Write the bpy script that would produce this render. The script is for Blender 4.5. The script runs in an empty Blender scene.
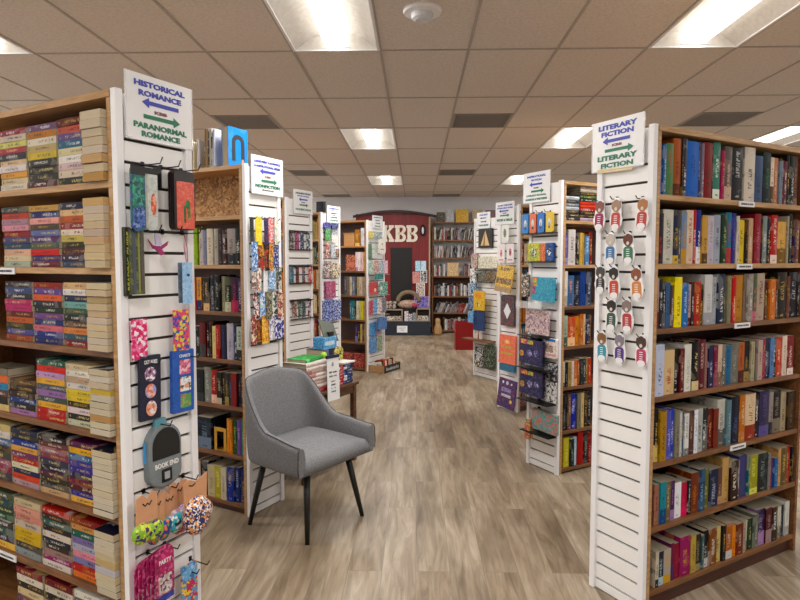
import bpy, bmesh, math, random
from mathutils import Matrix, Vector
S = bpy.context.scene
COL = S.collection
PI = math.pi

# ------------------------------------------------------------------ camera
cam = bpy.data.cameras.new('camera')
cam.sensor_width = 36.0
cam.lens = 604.6 / 800 * 36.0
cam.clip_start = 0.02
cam_o = bpy.data.objects.new('camera', cam)
COL.objects.link(cam_o)
cam_o.location = (0, 0, 1.5)
cam_o.rotation_euler = (PI/2 - 0.0638, 0, 0.027)
S.camera = cam_o

# ------------------------------------------------------------------ world, exposure
w = bpy.data.worlds.new('world')
S.world = w
w.use_nodes = True
w.node_tree.nodes['Background'].inputs[0].default_value = (0.9, 0.92, 1.0, 1)
w.node_tree.nodes['Background'].inputs[1].default_value = 0.3
S.view_settings.view_transform = 'Standard'
S.view_settings.look = 'None'
S.view_settings.exposure = 0.48
S.view_settings.gamma = 1.0
S.view_settings.use_curve_mapping = False
LAMP_W = 27.0          # watts of each ceiling light's downward lamp
PANEL_E = 2.2          # radiance of the bright basket in each ceiling light

HC = 2.866             # ceiling height
TX, TY = 0.5715, 1.145 # ceiling grid
GX, GY = -0.235, 4.02

# ------------------------------------------------------------------ materials
def lin(h):
    if not isinstance(h, str):
        return h
    v = [int(h[i:i+2], 16) / 255 for i in (0, 2, 4)]
    return tuple(c / 12.92 if c <= 0.04045 else ((c + 0.055) / 1.055) ** 2.4 for c in v)

def newmat(name):
    m = bpy.data.materials.new(name)
    m.use_nodes = True
    nt = m.node_tree
    return m, nt, nt.nodes['Principled BSDF']

def N(nt, t, **kw):
    n = nt.nodes.new(t)
    for k, v in kw.items():
        setattr(n, k, v)
    return n

def ramp(nt, stops, interp='LINEAR'):
    r = N(nt, 'ShaderNodeValToRGB')
    r.color_ramp.interpolation = interp
    el = r.color_ramp.elements
    while len(el) < len(stops):
        el.new(0.5)
    for e, (p, c) in zip(el, stops):
        e.position = p
        e.color = (*lin(c), 1)
    return r

def simple(name, col, rough=0.5, metal=0.0, var=0.08, scale=30.0, emit=None, es=0.0, spec=0.5):
    m, nt, b = newmat(name)
    c = lin(col)
    tc = N(nt, 'ShaderNodeTexCoord')
    no = N(nt, 'ShaderNodeTexNoise')
    no.inputs['Scale'].default_value = scale
    no.inputs['Detail'].default_value = 3
    nt.links.new(tc.outputs['Object'], no.inputs['Vector'])
    r = N(nt, 'ShaderNodeValToRGB')
    r.color_ramp.elements[0].position = 0.3
    r.color_ramp.elements[1].position = 0.7
    r.color_ramp.elements[0].color = (*[max(0, x * (1 - var)) for x in c], 1)
    r.color_ramp.elements[1].color = (*[min(1, x * (1 + var)) for x in c], 1)
    nt.links.new(no.outputs['Fac'], r.inputs[0])
    nt.links.new(r.outputs[0], b.inputs['Base Color'])
    b.inputs['Roughness'].default_value = rough
    b.inputs['Metallic'].default_value = metal
    b.inputs['Specular IOR Level'].default_value = spec
    if emit is not None:
        b.inputs['Emission Color'].default_value = (*lin(emit), 1)
        b.inputs['Emission Strength'].default_value = es
    return m

def wood(name, dark, light, scale=(2, 18, 18), rough=0.5, dist=2.0):
    m, nt, b = newmat(name)
    tc = N(nt, 'ShaderNodeTexCoord')
    mp = N(nt, 'ShaderNodeMapping')
    mp.inputs['Scale'].default_value = scale
    no = N(nt, 'ShaderNodeTexNoise')
    no.inputs['Scale'].default_value = 2.0
    no.inputs['Detail'].default_value = 6
    no.inputs['Distortion'].default_value = dist
    r = ramp(nt, [(0.3, dark), (0.7, light)])
    nt.links.new(tc.outputs['Object'], mp.inputs[0])
    nt.links.new(mp.outputs[0], no.inputs['Vector'])
    nt.links.new(no.outputs['Fac'], r.inputs[0])
    nt.links.new(r.outputs[0], b.inputs['Base Color'])
    b.inputs['Roughness'].default_value = rough
    return m

def floor_mat():
    m, nt, b = newmat('grey_oak_planks')
    tc = N(nt, 'ShaderNodeTexCoord')
    mp = N(nt, 'ShaderNodeMapping')
    mp.inputs['Rotation'].default_value = (0, 0, PI/2)
    br = N(nt, 'ShaderNodeTexBrick')
    br.offset = 0.37
    br.inputs['Color1'].default_value = (0, 0, 0, 1)
    br.inputs['Color2'].default_value = (1, 1, 1, 1)
    br.inputs['Mortar'].default_value = (0.5, 0.5, 0.5, 1)
    br.inputs['Scale'].default_value = 1.0
    br.inputs['Mortar Size'].default_value = 0.0016
    br.inputs['Brick Width'].default_value = 1.2
    br.inputs['Row Height'].default_value = 0.165
    nt.links.new(tc.outputs['Object'], mp.inputs[0])
    nt.links.new(mp.outputs[0], br.inputs['Vector'])
    # stretched grain, shifted per plank
    mp2 = N(nt, 'ShaderNodeMapping')
    mp2.inputs['Scale'].default_value = (16, 1.5, 1)
    nt.links.new(tc.outputs['Object'], mp2.inputs[0])
    add = N(nt, 'ShaderNodeVectorMath', operation='MULTIPLY_ADD')
    add.inputs[1].default_value = (7.3, 3.1, 5.0)
    nt.links.new(br.outputs['Color'], add.inputs[0])
    nt.links.new(mp2.outputs[0], add.inputs[2])
    g = N(nt, 'ShaderNodeTexNoise')
    g.inputs['Scale'].default_value = 1.4
    g.inputs['Detail'].default_value = 8
    g.inputs['Roughness'].default_value = 0.65
    g.inputs['Distortion'].default_value = 1.2
    nt.links.new(add.outputs[0], g.inputs['Vector'])
    mp3 = N(nt, 'ShaderNodeMapping')
    mp3.inputs['Scale'].default_value = (3.5, 0.9, 1)
    nt.links.new(tc.outputs['Object'], mp3.inputs[0])
    add3 = N(nt, 'ShaderNodeVectorMath', operation='MULTIPLY_ADD')
    add3.inputs[1].default_value = (11.3, 5.1, 2.0)
    nt.links.new(br.outputs['Color'], add3.inputs[0])
    nt.links.new(mp3.outputs[0], add3.inputs[2])
    g2 = N(nt, 'ShaderNodeTexNoise')
    g2.inputs['Scale'].default_value = 1.6
    g2.inputs['Detail'].default_value = 3
    nt.links.new(add3.outputs[0], g2.inputs['Vector'])
    r = ramp(nt, [(0.25, '7c6e5e'), (0.44, 'a19482'), (0.58, 'b4a897'), (0.8, 'cac1b2')])
    nt.links.new(g.outputs['Fac'], r.inputs[0])
    r2 = ramp(nt, [(0.3, '9a8b78'), (0.55, 'e4ddd2'), (0.8, 'ffffff')])
    nt.links.new(g2.outputs['Fac'], r2.inputs[0])
    mx = N(nt, 'ShaderNodeMix', data_type='RGBA', blend_type='MULTIPLY')
    mx.inputs[0].default_value = 0.8
    nt.links.new(r.outputs[0], mx.inputs[6])
    nt.links.new(r2.outputs[0], mx.inputs[7])
    r3 = ramp(nt, [(0.0, 'e2dcd2'), (1.0, 'ffffff')])
    nt.links.new(br.outputs['Color'], r3.inputs[0])
    mx2 = N(nt, 'ShaderNodeMix', data_type='RGBA', blend_type='MULTIPLY')
    mx2.inputs[0].default_value = 1.0
    nt.links.new(mx.outputs[2], mx2.inputs[6])
    nt.links.new(r3.outputs[0], mx2.inputs[7])
    mx3 = N(nt, 'ShaderNodeMix', data_type='RGBA', blend_type='MIX')
    nt.links.new(br.outputs['Fac'], mx3.inputs[0])
    nt.links.new(mx2.outputs[2], mx3.inputs[6])
    mx3.inputs[7].default_value = (*lin('7a6e60'), 1)
    nt.links.new(mx3.outputs[2], b.inputs['Base Color'])
    b.inputs['Roughness'].default_value = 0.42
    b.inputs['Specular IOR Level'].default_value = 0.4
    return m

def ceiling_mat():
    m, nt, b = newmat('acoustic_tile')
    tc = N(nt, 'ShaderNodeTexCoord')
    no = N(nt, 'ShaderNodeTexNoise')
    no.inputs['Scale'].default_value = 55
    no.inputs['Detail'].default_value = 4
    nt.links.new(tc.outputs['Object'], no.inputs['Vector'])
    r = ramp(nt, [(0.35, 'd3c8be'), (0.6, 'dfd5cc')])
    nt.links.new(no.outputs['Fac'], r.inputs[0])
    nt.links.new(r.outputs[0], b.inputs['Base Color'])
    b.inputs['Roughness'].default_value = 0.9
    return m

def attr(nt, name, out):
    a = N(nt, 'ShaderNodeAttribute', attribute_type='OBJECT', attribute_name=name)
    return a.outputs[out]

def book_mat():
    """spine and cover: the object's own tone, a second tone for title lettering and bands"""
    m, nt, b = newmat('printed_book_cover')
    uv = N(nt, 'ShaderNodeUVMap')
    sx = N(nt, 'ShaderNodeSeparateXYZ')
    nt.links.new(uv.outputs[0], sx.inputs[0])
    u, v = sx.outputs[0], sx.outputs[1]
    tone, acc = attr(nt, 'tone', 'Color'), attr(nt, 'accent', 'Color')
    seed, b0, b1, blk = attr(nt, 'seed', 'Fac'), attr(nt, 'title_from', 'Fac'), attr(nt, 'title_to', 'Fac'), attr(nt, 'block', 'Fac')
    def M(op, a, c):
        n = N(nt, 'ShaderNodeMath', operation=op)
        for i, x in enumerate((a, c)):
            if isinstance(x, (int, float)):
                n.inputs[i].default_value = x
            else:
                nt.links.new(x, n.inputs[i])
        return n.outputs[0]
    cmb = N(nt, 'ShaderNodeCombineXYZ')
    nt.links.new(M('ADD', M('MULTIPLY', u, 3.4), seed), cmb.inputs[0])
    nt.links.new(M('ADD', M('MULTIPLY', v, 40.0), seed), cmb.inputs[1])
    nt.links.new(seed, cmb.inputs[2])
    no = N(nt, 'ShaderNodeTexNoise')
    no.inputs['Scale'].default_value = 1.0
    no.inputs['Detail'].default_value = 0.5
    nt.links.new(cmb.outputs[0], no.inputs['Vector'])
    letters = M('GREATER_THAN', no.outputs['Fac'], 0.5)
    band = M('MULTIPLY', M('GREATER_THAN', v, b0), M('LESS_THAN', v, b1))
    band2 = M('MULTIPLY', M('GREATER_THAN', v, 0.05), M('LESS_THAN', v, 0.10))
    inu = M('MULTIPLY', M('GREATER_THAN', u, 0.32), M('LESS_THAN', u, 0.68))
    title = M('MULTIPLY', M('MULTIPLY', letters, inu), M('MAXIMUM', band, band2))
    block = M('MULTIPLY', M('LESS_THAN', v, blk), M('LESS_THAN', u, 1.5))
    # blotchy picture on the front cover and, faintly, on the spine
    tc = N(nt, 'ShaderNodeTexCoord')
    ad = N(nt, 'ShaderNodeVectorMath', operation='ADD')
    nt.links.new(tc.outputs['Object'], ad.inputs[0])
    nt.links.new(seed, ad.inputs[1])
    n2 = N(nt, 'ShaderNodeTexNoise')
    n2.inputs['Scale'].default_value = 16
    n2.inputs['Detail'].default_value = 2
    nt.links.new(ad.outputs[0], n2.inputs['Vector'])
    blotch = M('MULTIPLY', M('GREATER_THAN', n2.outputs['Fac'], 0.56), M('ADD', M('MULTIPLY', M('GREATER_THAN', u, 1.5), 0.35), 0.14))
    x1 = N(nt, 'ShaderNodeMix', data_type='RGBA')
    nt.links.new(blotch, x1.inputs[0]); nt.links.new(tone, x1.inputs[6]); nt.links.new(acc, x1.inputs[7])
    x2 = N(nt, 'ShaderNodeMix', data_type='RGBA')
    nt.links.new(block, x2.inputs[0]); nt.links.new(x1.outputs[2], x2.inputs[6]); nt.links.new(acc, x2.inputs[7])
    x3 = N(nt, 'ShaderNodeMix', data_type='RGBA')
    nt.links.new(M('MULTIPLY', title, 0.72), x3.inputs[0]); nt.links.new(x2.outputs[2], x3.inputs[6])
    # lettering takes the tone where it runs over the block of the second tone
    x4 = N(nt, 'ShaderNodeMix', data_type='RGBA')
    nt.links.new(block, x4.inputs[0]); nt.links.new(acc, x4.inputs[6]); nt.links.new(tone, x4.inputs[7])
    nt.links.new(x4.outputs[2], x3.inputs[7])
    nt.links.new(x3.outputs[2], b.inputs['Base Color'])
    b.inputs['Specular IOR Level'].default_value = 0.22
    b.inputs['Roughness'].default_value = 0.5
    return m

def page_mat():
    m, nt, b = newmat('page_edges')
    tc = N(nt, 'ShaderNodeTexCoord')
    mp = N(nt, 'ShaderNodeMapping')
    mp.inputs['Scale'].default_value = (900, 6, 6)
    no = N(nt, 'ShaderNodeTexNoise')
    no.inputs['Scale'].default_value = 1.0
    no.inputs['Detail'].default_value = 2
    nt.links.new(tc.outputs['Object'], mp.inputs[0])
    nt.links.new(mp.outputs[0], no.inputs['Vector'])
    r = N(nt, 'ShaderNodeValToRGB')
    r.color_ramp.elements[0].position = 0.3
    r.color_ramp.elements[1].position = 0.7
    r.color_ramp.elements[0].color = (0.78, 0.78, 0.78, 1)
    r.color_ramp.elements[1].color = (1, 1, 1, 1)
    nt.links.new(no.outputs['Fac'], r.inputs[0])
    mx = N(nt, 'ShaderNodeMix', data_type='RGBA', blend_type='MULTIPLY')
    mx.inputs[0].default_value = 1
    nt.links.new(attr(nt, 'tone', 'Color'), mx.inputs[6])
    nt.links.new(r.outputs[0], mx.inputs[7])
    nt.links.new(mx.outputs[2], b.inputs['Base Color'])
    b.inputs['Roughness'].default_value = 0.85
    return m

def print_mat(name='printed_picture', vor=False, scale=48):
    """picture print made of patches of the object's three tones"""
    m, nt, b = newmat(name)
    tc = N(nt, 'ShaderNodeTexCoord')
    ad = N(nt, 'ShaderNodeVectorMath', operation='ADD')
    nt.links.new(tc.outputs['Object'], ad.inputs[0])
    nt.links.new(attr(nt, 'seed', 'Fac'), ad.inputs[1])
    if vor:
        t = N(nt, 'ShaderNodeTexVoronoi')
        t.inputs['Scale'].default_value = scale * 2.2
        nt.links.new(ad.outputs[0], t.inputs['Vector'])
        sp = N(nt, 'ShaderNodeSeparateColor')
        nt.links.new(t.outputs['Color'], sp.inputs[0])
        f1, f2 = sp.outputs[0], sp.outputs[1]
        th1, th2 = 0.62, 0.74
    else:
        t = N(nt, 'ShaderNodeTexNoise')
        t.inputs['Scale'].default_value = scale
        t.inputs['Detail'].default_value = 3
        nt.links.new(ad.outputs[0], t.inputs['Vector'])
        t2 = N(nt, 'ShaderNodeTexNoise')
        t2.inputs['Scale'].default_value = scale * 1.7
        t2.inputs['Detail'].default_value = 2
        nt.links.new(ad.outputs[0], t2.inputs['Vector'])
        f1, f2 = t.outputs['Fac'], t2.outputs['Fac']
        th1, th2 = 0.52, 0.57
    g1 = N(nt, 'ShaderNodeMath', operation='GREATER_THAN'); g1.inputs[1].default_value = th1
    g2 = N(nt, 'ShaderNodeMath', operation='GREATER_THAN'); g2.inputs[1].default_value = th2
    nt.links.new(f1, g1.inputs[0]); nt.links.new(f2, g2.inputs[0])
    x1 = N(nt, 'ShaderNodeMix', data_type='RGBA')
    nt.links.new(g1.outputs[0], x1.inputs[0]); nt.links.new(attr(nt, 'tone', 'Color'), x1.inputs[6]); nt.links.new(attr(nt, 'accent', 'Color'), x1.inputs[7])
    x2 = N(nt, 'ShaderNodeMix', data_type='RGBA')
    nt.links.new(g2.outputs[0], x2.inputs[0]); nt.links.new(x1.outputs[2], x2.inputs[6]); nt.links.new(attr(nt, 'third', 'Color'), x2.inputs[7])
    nt.links.new(x2.outputs[2], b.inputs['Base Color'])
    b.inputs['Roughness'].default_value = 0.35
    return m

def tone_mat():
    m, nt, b = newmat('plain_tone')
    tc = N(nt, 'ShaderNodeTexCoord')
    no = N(nt, 'ShaderNodeTexNoise')
    no.inputs['Scale'].default_value = 40
    nt.links.new(tc.outputs['Object'], no.inputs['Vector'])
    r = N(nt, 'ShaderNodeValToRGB')
    r.color_ramp.elements[0].color = (0.85, 0.85, 0.85, 1)
    r.color_ramp.elements[1].color = (1, 1, 1, 1)
    nt.links.new(no.outputs['Fac'], r.inputs[0])
    mx = N(nt, 'ShaderNodeMix', data_type='RGBA', blend_type='MULTIPLY')
    mx.inputs[0].default_value = 1
    nt.links.new(attr(nt, 'tone', 'Color'), mx.inputs[6]); nt.links.new(r.outputs[0], mx.inputs[7])
    nt.links.new(mx.outputs[2], b.inputs['Base Color'])
    b.inputs['Roughness'].default_value = 0.45
    return m

def fabric_mat():
    m, nt, b = newmat('grey_woven_fabric')
    tc = N(nt, 'ShaderNodeTexCoord')
    no = N(nt, 'ShaderNodeTexNoise')
    no.inputs['Scale'].default_value = 260
    no.inputs['Detail'].default_value = 2
    nt.links.new(tc.outputs['Object'], no.inputs['Vector'])
    r = ramp(nt, [(0.3, '606164'), (0.7, '8d8e91')])
    nt.links.new(no.outputs['Fac'], r.inputs[0])
    nt.links.new(r.outputs[0], b.inputs['Base Color'])
    b.inputs['Roughness'].default_value = 0.95
    b.inputs['Specular IOR Level'].default_value = 0.2
    bp = N(nt, 'ShaderNodeBump')
    bp.inputs['Strength'].default_value = 0.25
    bp.inputs['Distance'].default_value = 0.002
    nt.links.new(no.outputs['Fac'], bp.inputs['Height'])
    nt.links.new(bp.outputs[0], b.inputs['Normal'])
    return m

def osb_mat():
    m, nt, b = newmat('chipboard')
    tc = N(nt, 'ShaderNodeTexCoord')
    v = N(nt, 'ShaderNodeTexVoronoi')
    v.inputs['Scale'].default_value = 70
    v.inputs['Randomness'].default_value = 1
    no = N(nt, 'ShaderNodeTexNoise')
    no.inputs['Scale'].default_value = 22
    no.inputs['Detail'].default_value = 6
    mxv = N(nt, 'ShaderNodeMix', data_type='RGBA')
    mxv.inputs[0].default_value = 0.08
    nt.links.new(tc.outputs['Object'], mxv.inputs[6])
    nt.links.new(tc.outputs['Object'], no.inputs['Vector'])
    nt.links.new(no.outputs['Color'], mxv.inputs[7])
    nt.links.new(mxv.outputs[2], v.inputs['Vector'])
    sp = N(nt, 'ShaderNodeSeparateColor')
    nt.links.new(v.outputs['Color'], sp.inputs[0])
    r = ramp(nt, [(0.0, '6e4a28'), (0.35, '94683a'), (0.7, 'b68a54'), (1.0, 'd0a870')])
    nt.links.new(sp.outputs[0], r.inputs[0])
    nt.links.new(r.outputs[0], b.inputs['Base Color'])
    b.inputs['Roughness'].default_value = 0.7
    return m

M_FLOOR = floor_mat()
M_CEIL = ceiling_mat()
M_GRID = simple('ceiling_grid_bar', 'b0a69d', 0.6)
M_WALL = simple('painted_wall', 'f0f2f6', 0.8, var=0.02, scale=2)
M_BASEB = simple('dark_baseboard', '4a4038', 0.6)
M_PINE = wood('pine_edge', 'a07848', 'c8a070')
M_SHELF = wood('shaded_brown_shelf_wood', '5e3a1e', '8c5c32')  # brown wood, darkened in colour for the shade low in the cases
M_INNER = wood('shaded_brown_case_back', '38190e', '522a18')  # brown with the shadow inside the bays put into its colour
M_OSB = osb_mat()
M_WHITE = simple('white_laminate', 'efeff2', 0.4, var=0.02, scale=5)
M_SLAT = simple('slatwall_board', 'f2f1f0', 0.35, var=0.03, scale=3)
M_GROOVE = simple('slatwall_groove', '3a322c', 0.7)
M_BLACK = simple('black_plastic', '131314', 0.4)
M_WIRE = simple('black_wire', '101012', 0.35, metal=0.4)
M_PAPER = simple('sign_paper', 'e9eaec', 0.25, var=0.01)
M_BLUEINK = simple('blue_ink', '3c49b8', 0.5)
M_GREENINK = simple('green_ink', '1f7a58', 0.5)
M_REDINK = simple('brown_red_ink', '8a5050', 0.5)
M_GREYINK = simple('grey_ink', '4a5058', 0.5)
M_BOOK = book_mat()
M_PAGE = page_mat()
M_PRINT = print_mat()
M_PRINTV = print_mat('printed_confetti', True, 46)
M_TONE = tone_mat()
M_FABRIC = fabric_mat()
M_PIPING = simple('dark_grey_piping', '45464a', 0.9)
M_LEG = simple('black_painted_leg', '101011', 0.45)
M_TABLE = wood('walnut_table', '3c2414', '6a4426')
M_CLEAR = None
def clear_mat():
    m, nt, b = newmat('clear_acrylic')
    b.inputs['Base Color'].default_value = (0.9, 0.93, 0.95, 1)
    b.inputs['Roughness'].default_value = 0.08
    b.inputs['Alpha'].default_value = 0.28
    no = N(nt, 'ShaderNodeTexNoise'); no.inputs['Scale'].default_value = 8
    bp = N(nt, 'ShaderNodeBump'); bp.inputs['Strength'].default_value = 0.1
    nt.links.new(no.outputs['Fac'], bp.inputs['Height']); nt.links.new(bp.outputs[0], b.inputs['Normal'])
    return m
M_CLEAR = clear_mat()

# ------------------------------------------------------------------ mesh helpers
class MB:
    def __init__(self):
        self.v, self.f, self.uv = [], [], []
    def box(self, x0, y0, z0, x1, y1, z1, M=None):
        n = len(self.v)
        P = [(x0,y0,z0),(x1,y0,z0),(x1,y1,z0),(x0,y1,z0),(x0,y0,z1),(x1,y0,z1),(x1,y1,z1),(x0,y1,z1)]
        if M is not None:
            P = [tuple(M @ Vector(p)) for p in P]
        self.v += P
        self.f += [tuple(n+i for i in q) for q in ((0,3,2,1),(4,5,6,7),(0,1,5,4),(1,2,6,5),(2,3,7,6),(3,0,4,7))]
        return self
    def prism(self, pts, a, b, axis='y', M=None):
        """extrude a closed outline (x,z) between y=a and y=b (axis y) or (x,y) between z=a,b (axis z)"""
        n = len(self.v); k = len(pts)
        for t in (a, b):
            for p in pts:
                q = (p[0], t, p[1]) if axis == 'y' else (p[0], p[1], t)
                if M is not None: q = tuple(M @ Vector(q))
                self.v.append(q)
        self.f.append(tuple(range(n, n+k)))
        self.f.append(tuple(range(n+2*k-1, n+k-1, -1)))
        for i in range(k):
            j = (i+1) % k
            self.f.append((n+j, n+i, n+k+i, n+k+j))
        return self
    def tube(self, path, r, seg=6, taper=None):
        n = len(self.v); m = len(path)
        P = [Vector(p) for p in path]
        for i, p in enumerate(P):
            d = (P[min(i+1, m-1)] - P[max(i-1, 0)]).normalized()
            a = d.cross(Vector((0,0,1)))
            if a.length < 1e-3: a = d.cross(Vector((0,1,0)))
            a.normalize(); b = d.cross(a)
            rr = r if taper is None else r * taper[i]
            for k in range(seg):
                t = 2*PI*k/seg
                self.v.append(tuple(p + a*math.cos(t)*rr + b*math.sin(t)*rr))
        for i in range(m-1):
            for k in range(seg):
                self.f.append((n+i*seg+k, n+i*seg+(k+1)%seg, n+(i+1)*seg+(k+1)%seg, n+(i+1)*seg+k))
        self.f.append(tuple(n+k for k in range(seg))[::-1])
        self.f.append(tuple(n+(m-1)*seg+k for k in range(seg)))
        return self
    def ball(self, c, rx, ry, rz, seg=12, rings=8, M=None):
        n = len(self.v)
        for i in range(rings+1):
            ph = PI*i/rings
            for k in range(seg):
                t = 2*PI*k/seg
                q = (c[0]+rx*math.sin(ph)*math.cos(t), c[1]+ry*math.sin(ph)*math.sin(t), c[2]+rz*math.cos(ph))
                if M is not None: q = tuple(M @ Vector(q))
                self.v.append(q)
        for i in range(rings):
            for k in range(seg):
                self.f.append((n+i*seg+k, n+(i+1)*seg+k, n+(i+1)*seg+(k+1)%seg, n+i*seg+(k+1)%seg))
        return self
    def mesh(self, name, mat, smooth=False):
        me = bpy.data.meshes.new(name)
        me.from_pydata(self.v, [], self.f)
        bm = bmesh.new(); bm.from_mesh(me)
        bmesh.ops.remove_doubles(bm, verts=bm.verts, dist=1e-6)
        bmesh.ops.recalc_face_normals(bm, faces=bm.faces)
        bm.to_mesh(me); bm.free()
        me.materials.append(mat)
        if smooth:
            for p in me.polygons: p.use_smooth = True
        return me

def obj(name, me, parent=None, M=None, **props):
    o = bpy.data.objects.new(name, me)
    COL.objects.link(o)
    if parent is not None: o.parent = parent
    if M is not None: o.matrix_local = M
    for k, v in props.items(): o[k] = v
    return o

def part(name, mb, mat, parent, M=None, smooth=False, bevel=0.0, **props):
    o = obj(name, mb.mesh(name, mat, smooth), parent, M, **props)
    if bevel:
        b = o.modifiers.new('bevel', 'BEVEL'); b.width = bevel; b.segments = 2; b.limit_method = 'ANGLE'
    return o

def tag(o, label, cat, group=None, kind=None):
    o['label'] = label
    o['category'] = cat
    if group: o['group'] = group
    if kind: o['kind'] = kind
    return o

def thing(name, label, cat, M, group=None):
    o = bpy.data.objects.new(name, None)
    o.empty_display_size = 0.05
    COL.objects.link(o)
    o.matrix_world = M
    return tag(o, label, cat, group)

def structure(name, mb, mat, M=None, smooth=False):
    o = obj(name, mb.mesh(name, mat, smooth), None, M)
    o['kind'] = 'structure'
    return o

def tones(o, a, b='ffffff', c='808080', seed=0.0):
    o['tone'] = [float(x) for x in lin(a)]
    o['accent'] = [float(x) for x in lin(b)]
    o['third'] = [float(x) for x in lin(c)]
    o['seed'] = float(seed)
    return o

TEXTS = {}
def text_mesh(body, width=None, height=None, bold=0.0, extrude=0.0006, spacing=1.0):
    """lettering as a mesh centred on the origin in the XZ plane, facing -Y"""
    cu = bpy.data.curves.new('lettering', 'FONT')
    cu.body = body; cu.size = 1.0; cu.offset = bold; cu.align_x = 'CENTER'; cu.space_character = spacing
    cu.extrude = 0.01; cu.resolution_u = 2
    o = bpy.data.objects.new('lettering', cu); COL.objects.link(o)
    dg = bpy.context.evaluated_depsgraph_get()
    me = bpy.data.meshes.new_from_object(o.evaluated_get(dg))
    bpy.data.objects.remove(o)
    xs = [v.co.x for v in me.vertices]; ys = [v.co.y for v in me.vertices]
    if not xs: return me
    W, H = max(xs)-min(xs), max(ys)-min(ys)
    cx, cy = (max(xs)+min(xs))/2, (max(ys)+min(ys))/2
    sx = (width/W) if width else height/H
    sy = (height/H) if height else sx
    for v in me.vertices:
        x, y, z = v.co
        v.co = ((x-cx)*sx, -z/0.01*extrude, (y-cy)*sy)
    return me

def lettering(parent, body, x, z, width, height, mat, y=-0.0012, bold=0.02, name='lettering', tilt=0.0, spacing=1.0):
    me = text_mesh(body, width, height, bold, 0.0006, spacing)
    me.name = name
    me.materials.clear(); me.materials.append(mat)
    return obj(name, me, parent, Matrix.Translation((x, y, z)) @ Matrix.Rotation(tilt, 4, 'Y'))

def roundrect(w, h, r, n=4, x0=0.0, z0=0.0):
    pts = []
    for cx, cz, a in ((x0+w-r, z0+r, -PI/2), (x0+w-r, z0+h-r, 0), (x0+r, z0+h-r, PI/2), (x0+r, z0+r, PI)):
        for i in range(n+1):
            t = a + PI/2*i/n
            pts.append((cx + r*math.cos(t), cz + r*math.sin(t)))
    return pts

def ellipse(cx, cz, rx, rz, n=18):
    return [(cx+rx*math.cos(2*PI*i/n), cz+rz*math.sin(2*PI*i/n)) for i in range(n)]

# colour words for labels
CW = [('black','161618'),('charcoal','34343a'),('grey','808080'),('pale grey','b8b8bc'),('white','ececec'),('cream','dccfb4'),('tan','bc9a6c'),
 ('brown','6a4428'),('dark brown','38241a'),('maroon','6a1a24'),('red','b02a26'),('bright red','d84030'),('crimson','8c1c3a'),('orange','d07a2c'),('amber','c8981c'),
 ('yellow','e6d838'),('mustard','b4a03c'),('olive','6a6c40'),('lime green','8aa81c'),('dark green','24402c'),('green','3c8a58'),('sage','9aa890'),
 ('teal','1f8090'),('dark teal','1c4a54'),('sky blue','8ab4dc'),('blue','2a62b8'),('royal blue','2a3cac'),('navy','182444'),('slate blue','4c5a80'),
 ('purple','5a3a90'),('dark purple','2c1c48'),('lilac','a894c4'),('plum','602850'),('magenta','b02a6c'),('pink','dc98a4'),('salmon','d4785c'),('dusty rose','a06a6c'),('rust','8e4424')]
CWL = [(n, tuple(int(h[i:i+2],16) for i in (0,2,4))) for n, h in CW]
def cword(h):
    c = tuple(int(h[i:i+2],16) for i in (0,2,4))
    return min(CWL, key=lambda q: sum((a-b)**2*wt for a, b, wt in zip(c, q[1], (1,1.3,0.9))))[0]
TIER = ['top shelf','second shelf','third shelf','fourth shelf','fifth shelf','sixth shelf','bottom shelf']

ORD = ['first','second','third','fourth','fifth','sixth','seventh','eighth','ninth','tenth','eleventh','twelfth','thirteenth','fourteenth','fifteenth',
 'sixteenth','seventeenth','eighteenth','nineteenth','twentieth'] + ['twenty-'+x for x in ('first','second','third','fourth','fifth','sixth','seventh','eighth','ninth')] + ['thirtieth','thirty-first','thirty-second']

# ------------------------------------------------------------------ room shell
X0, X1, Y0, Y1 = -5.6, 6.4, -3.2, 12.95
structure('floor', MB().box(X0, Y0, -0.05, X1, Y1, 0.0), M_FLOOR)
structure('wall_back', MB().box(X0, Y1, 0, X1, Y1+0.1, HC+0.2), M_WALL)
structure('wall_left', MB().box(X0-0.1, Y0, 0, X0, Y1, HC+0.2), M_WALL)
structure('wall_right', MB().box(X1, Y0, 0, X1+0.1, Y1, HC+0.2), M_WALL)
structure('wall_front', MB().box(X0, Y0-0.1, 0, X1, Y0, HC+0.2), M_WALL)
structure('baseboard_back', MB().box(X0, Y1-0.015, 0, X1, Y1, 0.09), M_BASEB)

# ceiling: tiles with a recessed grid; cells that hold a light or a vent are left open
light_cells = {(c, 3*k-1) for c in (-9, -5, -1, 3, 7, 11) for k in range(-1, 3)}      # (column, row): x = GX+TX*c, y = GY+TY*row
vent_cells = {(c, r) for c in (-3, 1, 5) for r in (1, 4, 7)}
mb = MB(); gb = MB()
c0, c1 = int((X0-GX)/TX)-1, int((X1-GX)/TX)+1
r0, r1 = int((Y0-GY)/TY)-1, int((Y1-GY)/TY)+1
for c in range(c0, c1+1):
    for r in range(r0, r1+1):
        xa, xb = max(X0, GX+TX*c), min(X1, GX+TX*(c+1))
        ya, yb = max(Y0, GY+TY*r), min(Y1, GY+TY*(r+1))
        if xb-xa < 0.02 or yb-ya < 0.02 or (c, r) in light_cells: continue
        if (c, r) in vent_cells: yb = ya + (yb-ya)*0.5
        mb.box(xa+0.004, ya+0.004, HC+0.004, xb-0.004, yb-0.004, HC+0.02)
structure('ceiling', mb, M_CEIL)
for c in range(c0, c1+2):
    x = GX+TX*c
    if X0 < x < X1: gb.box(x-0.009, Y0, HC, x+0.009, Y1, HC+0.006)
for r in range(r0, r1+2):
    y = GY+TY*r
    if Y0 < y < Y1: gb.box(X0, y-0.009, HC-0.0005, X1, y+0.009, HC+0.0055)
structure('ceiling_grid', gb, M_GRID)
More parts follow.
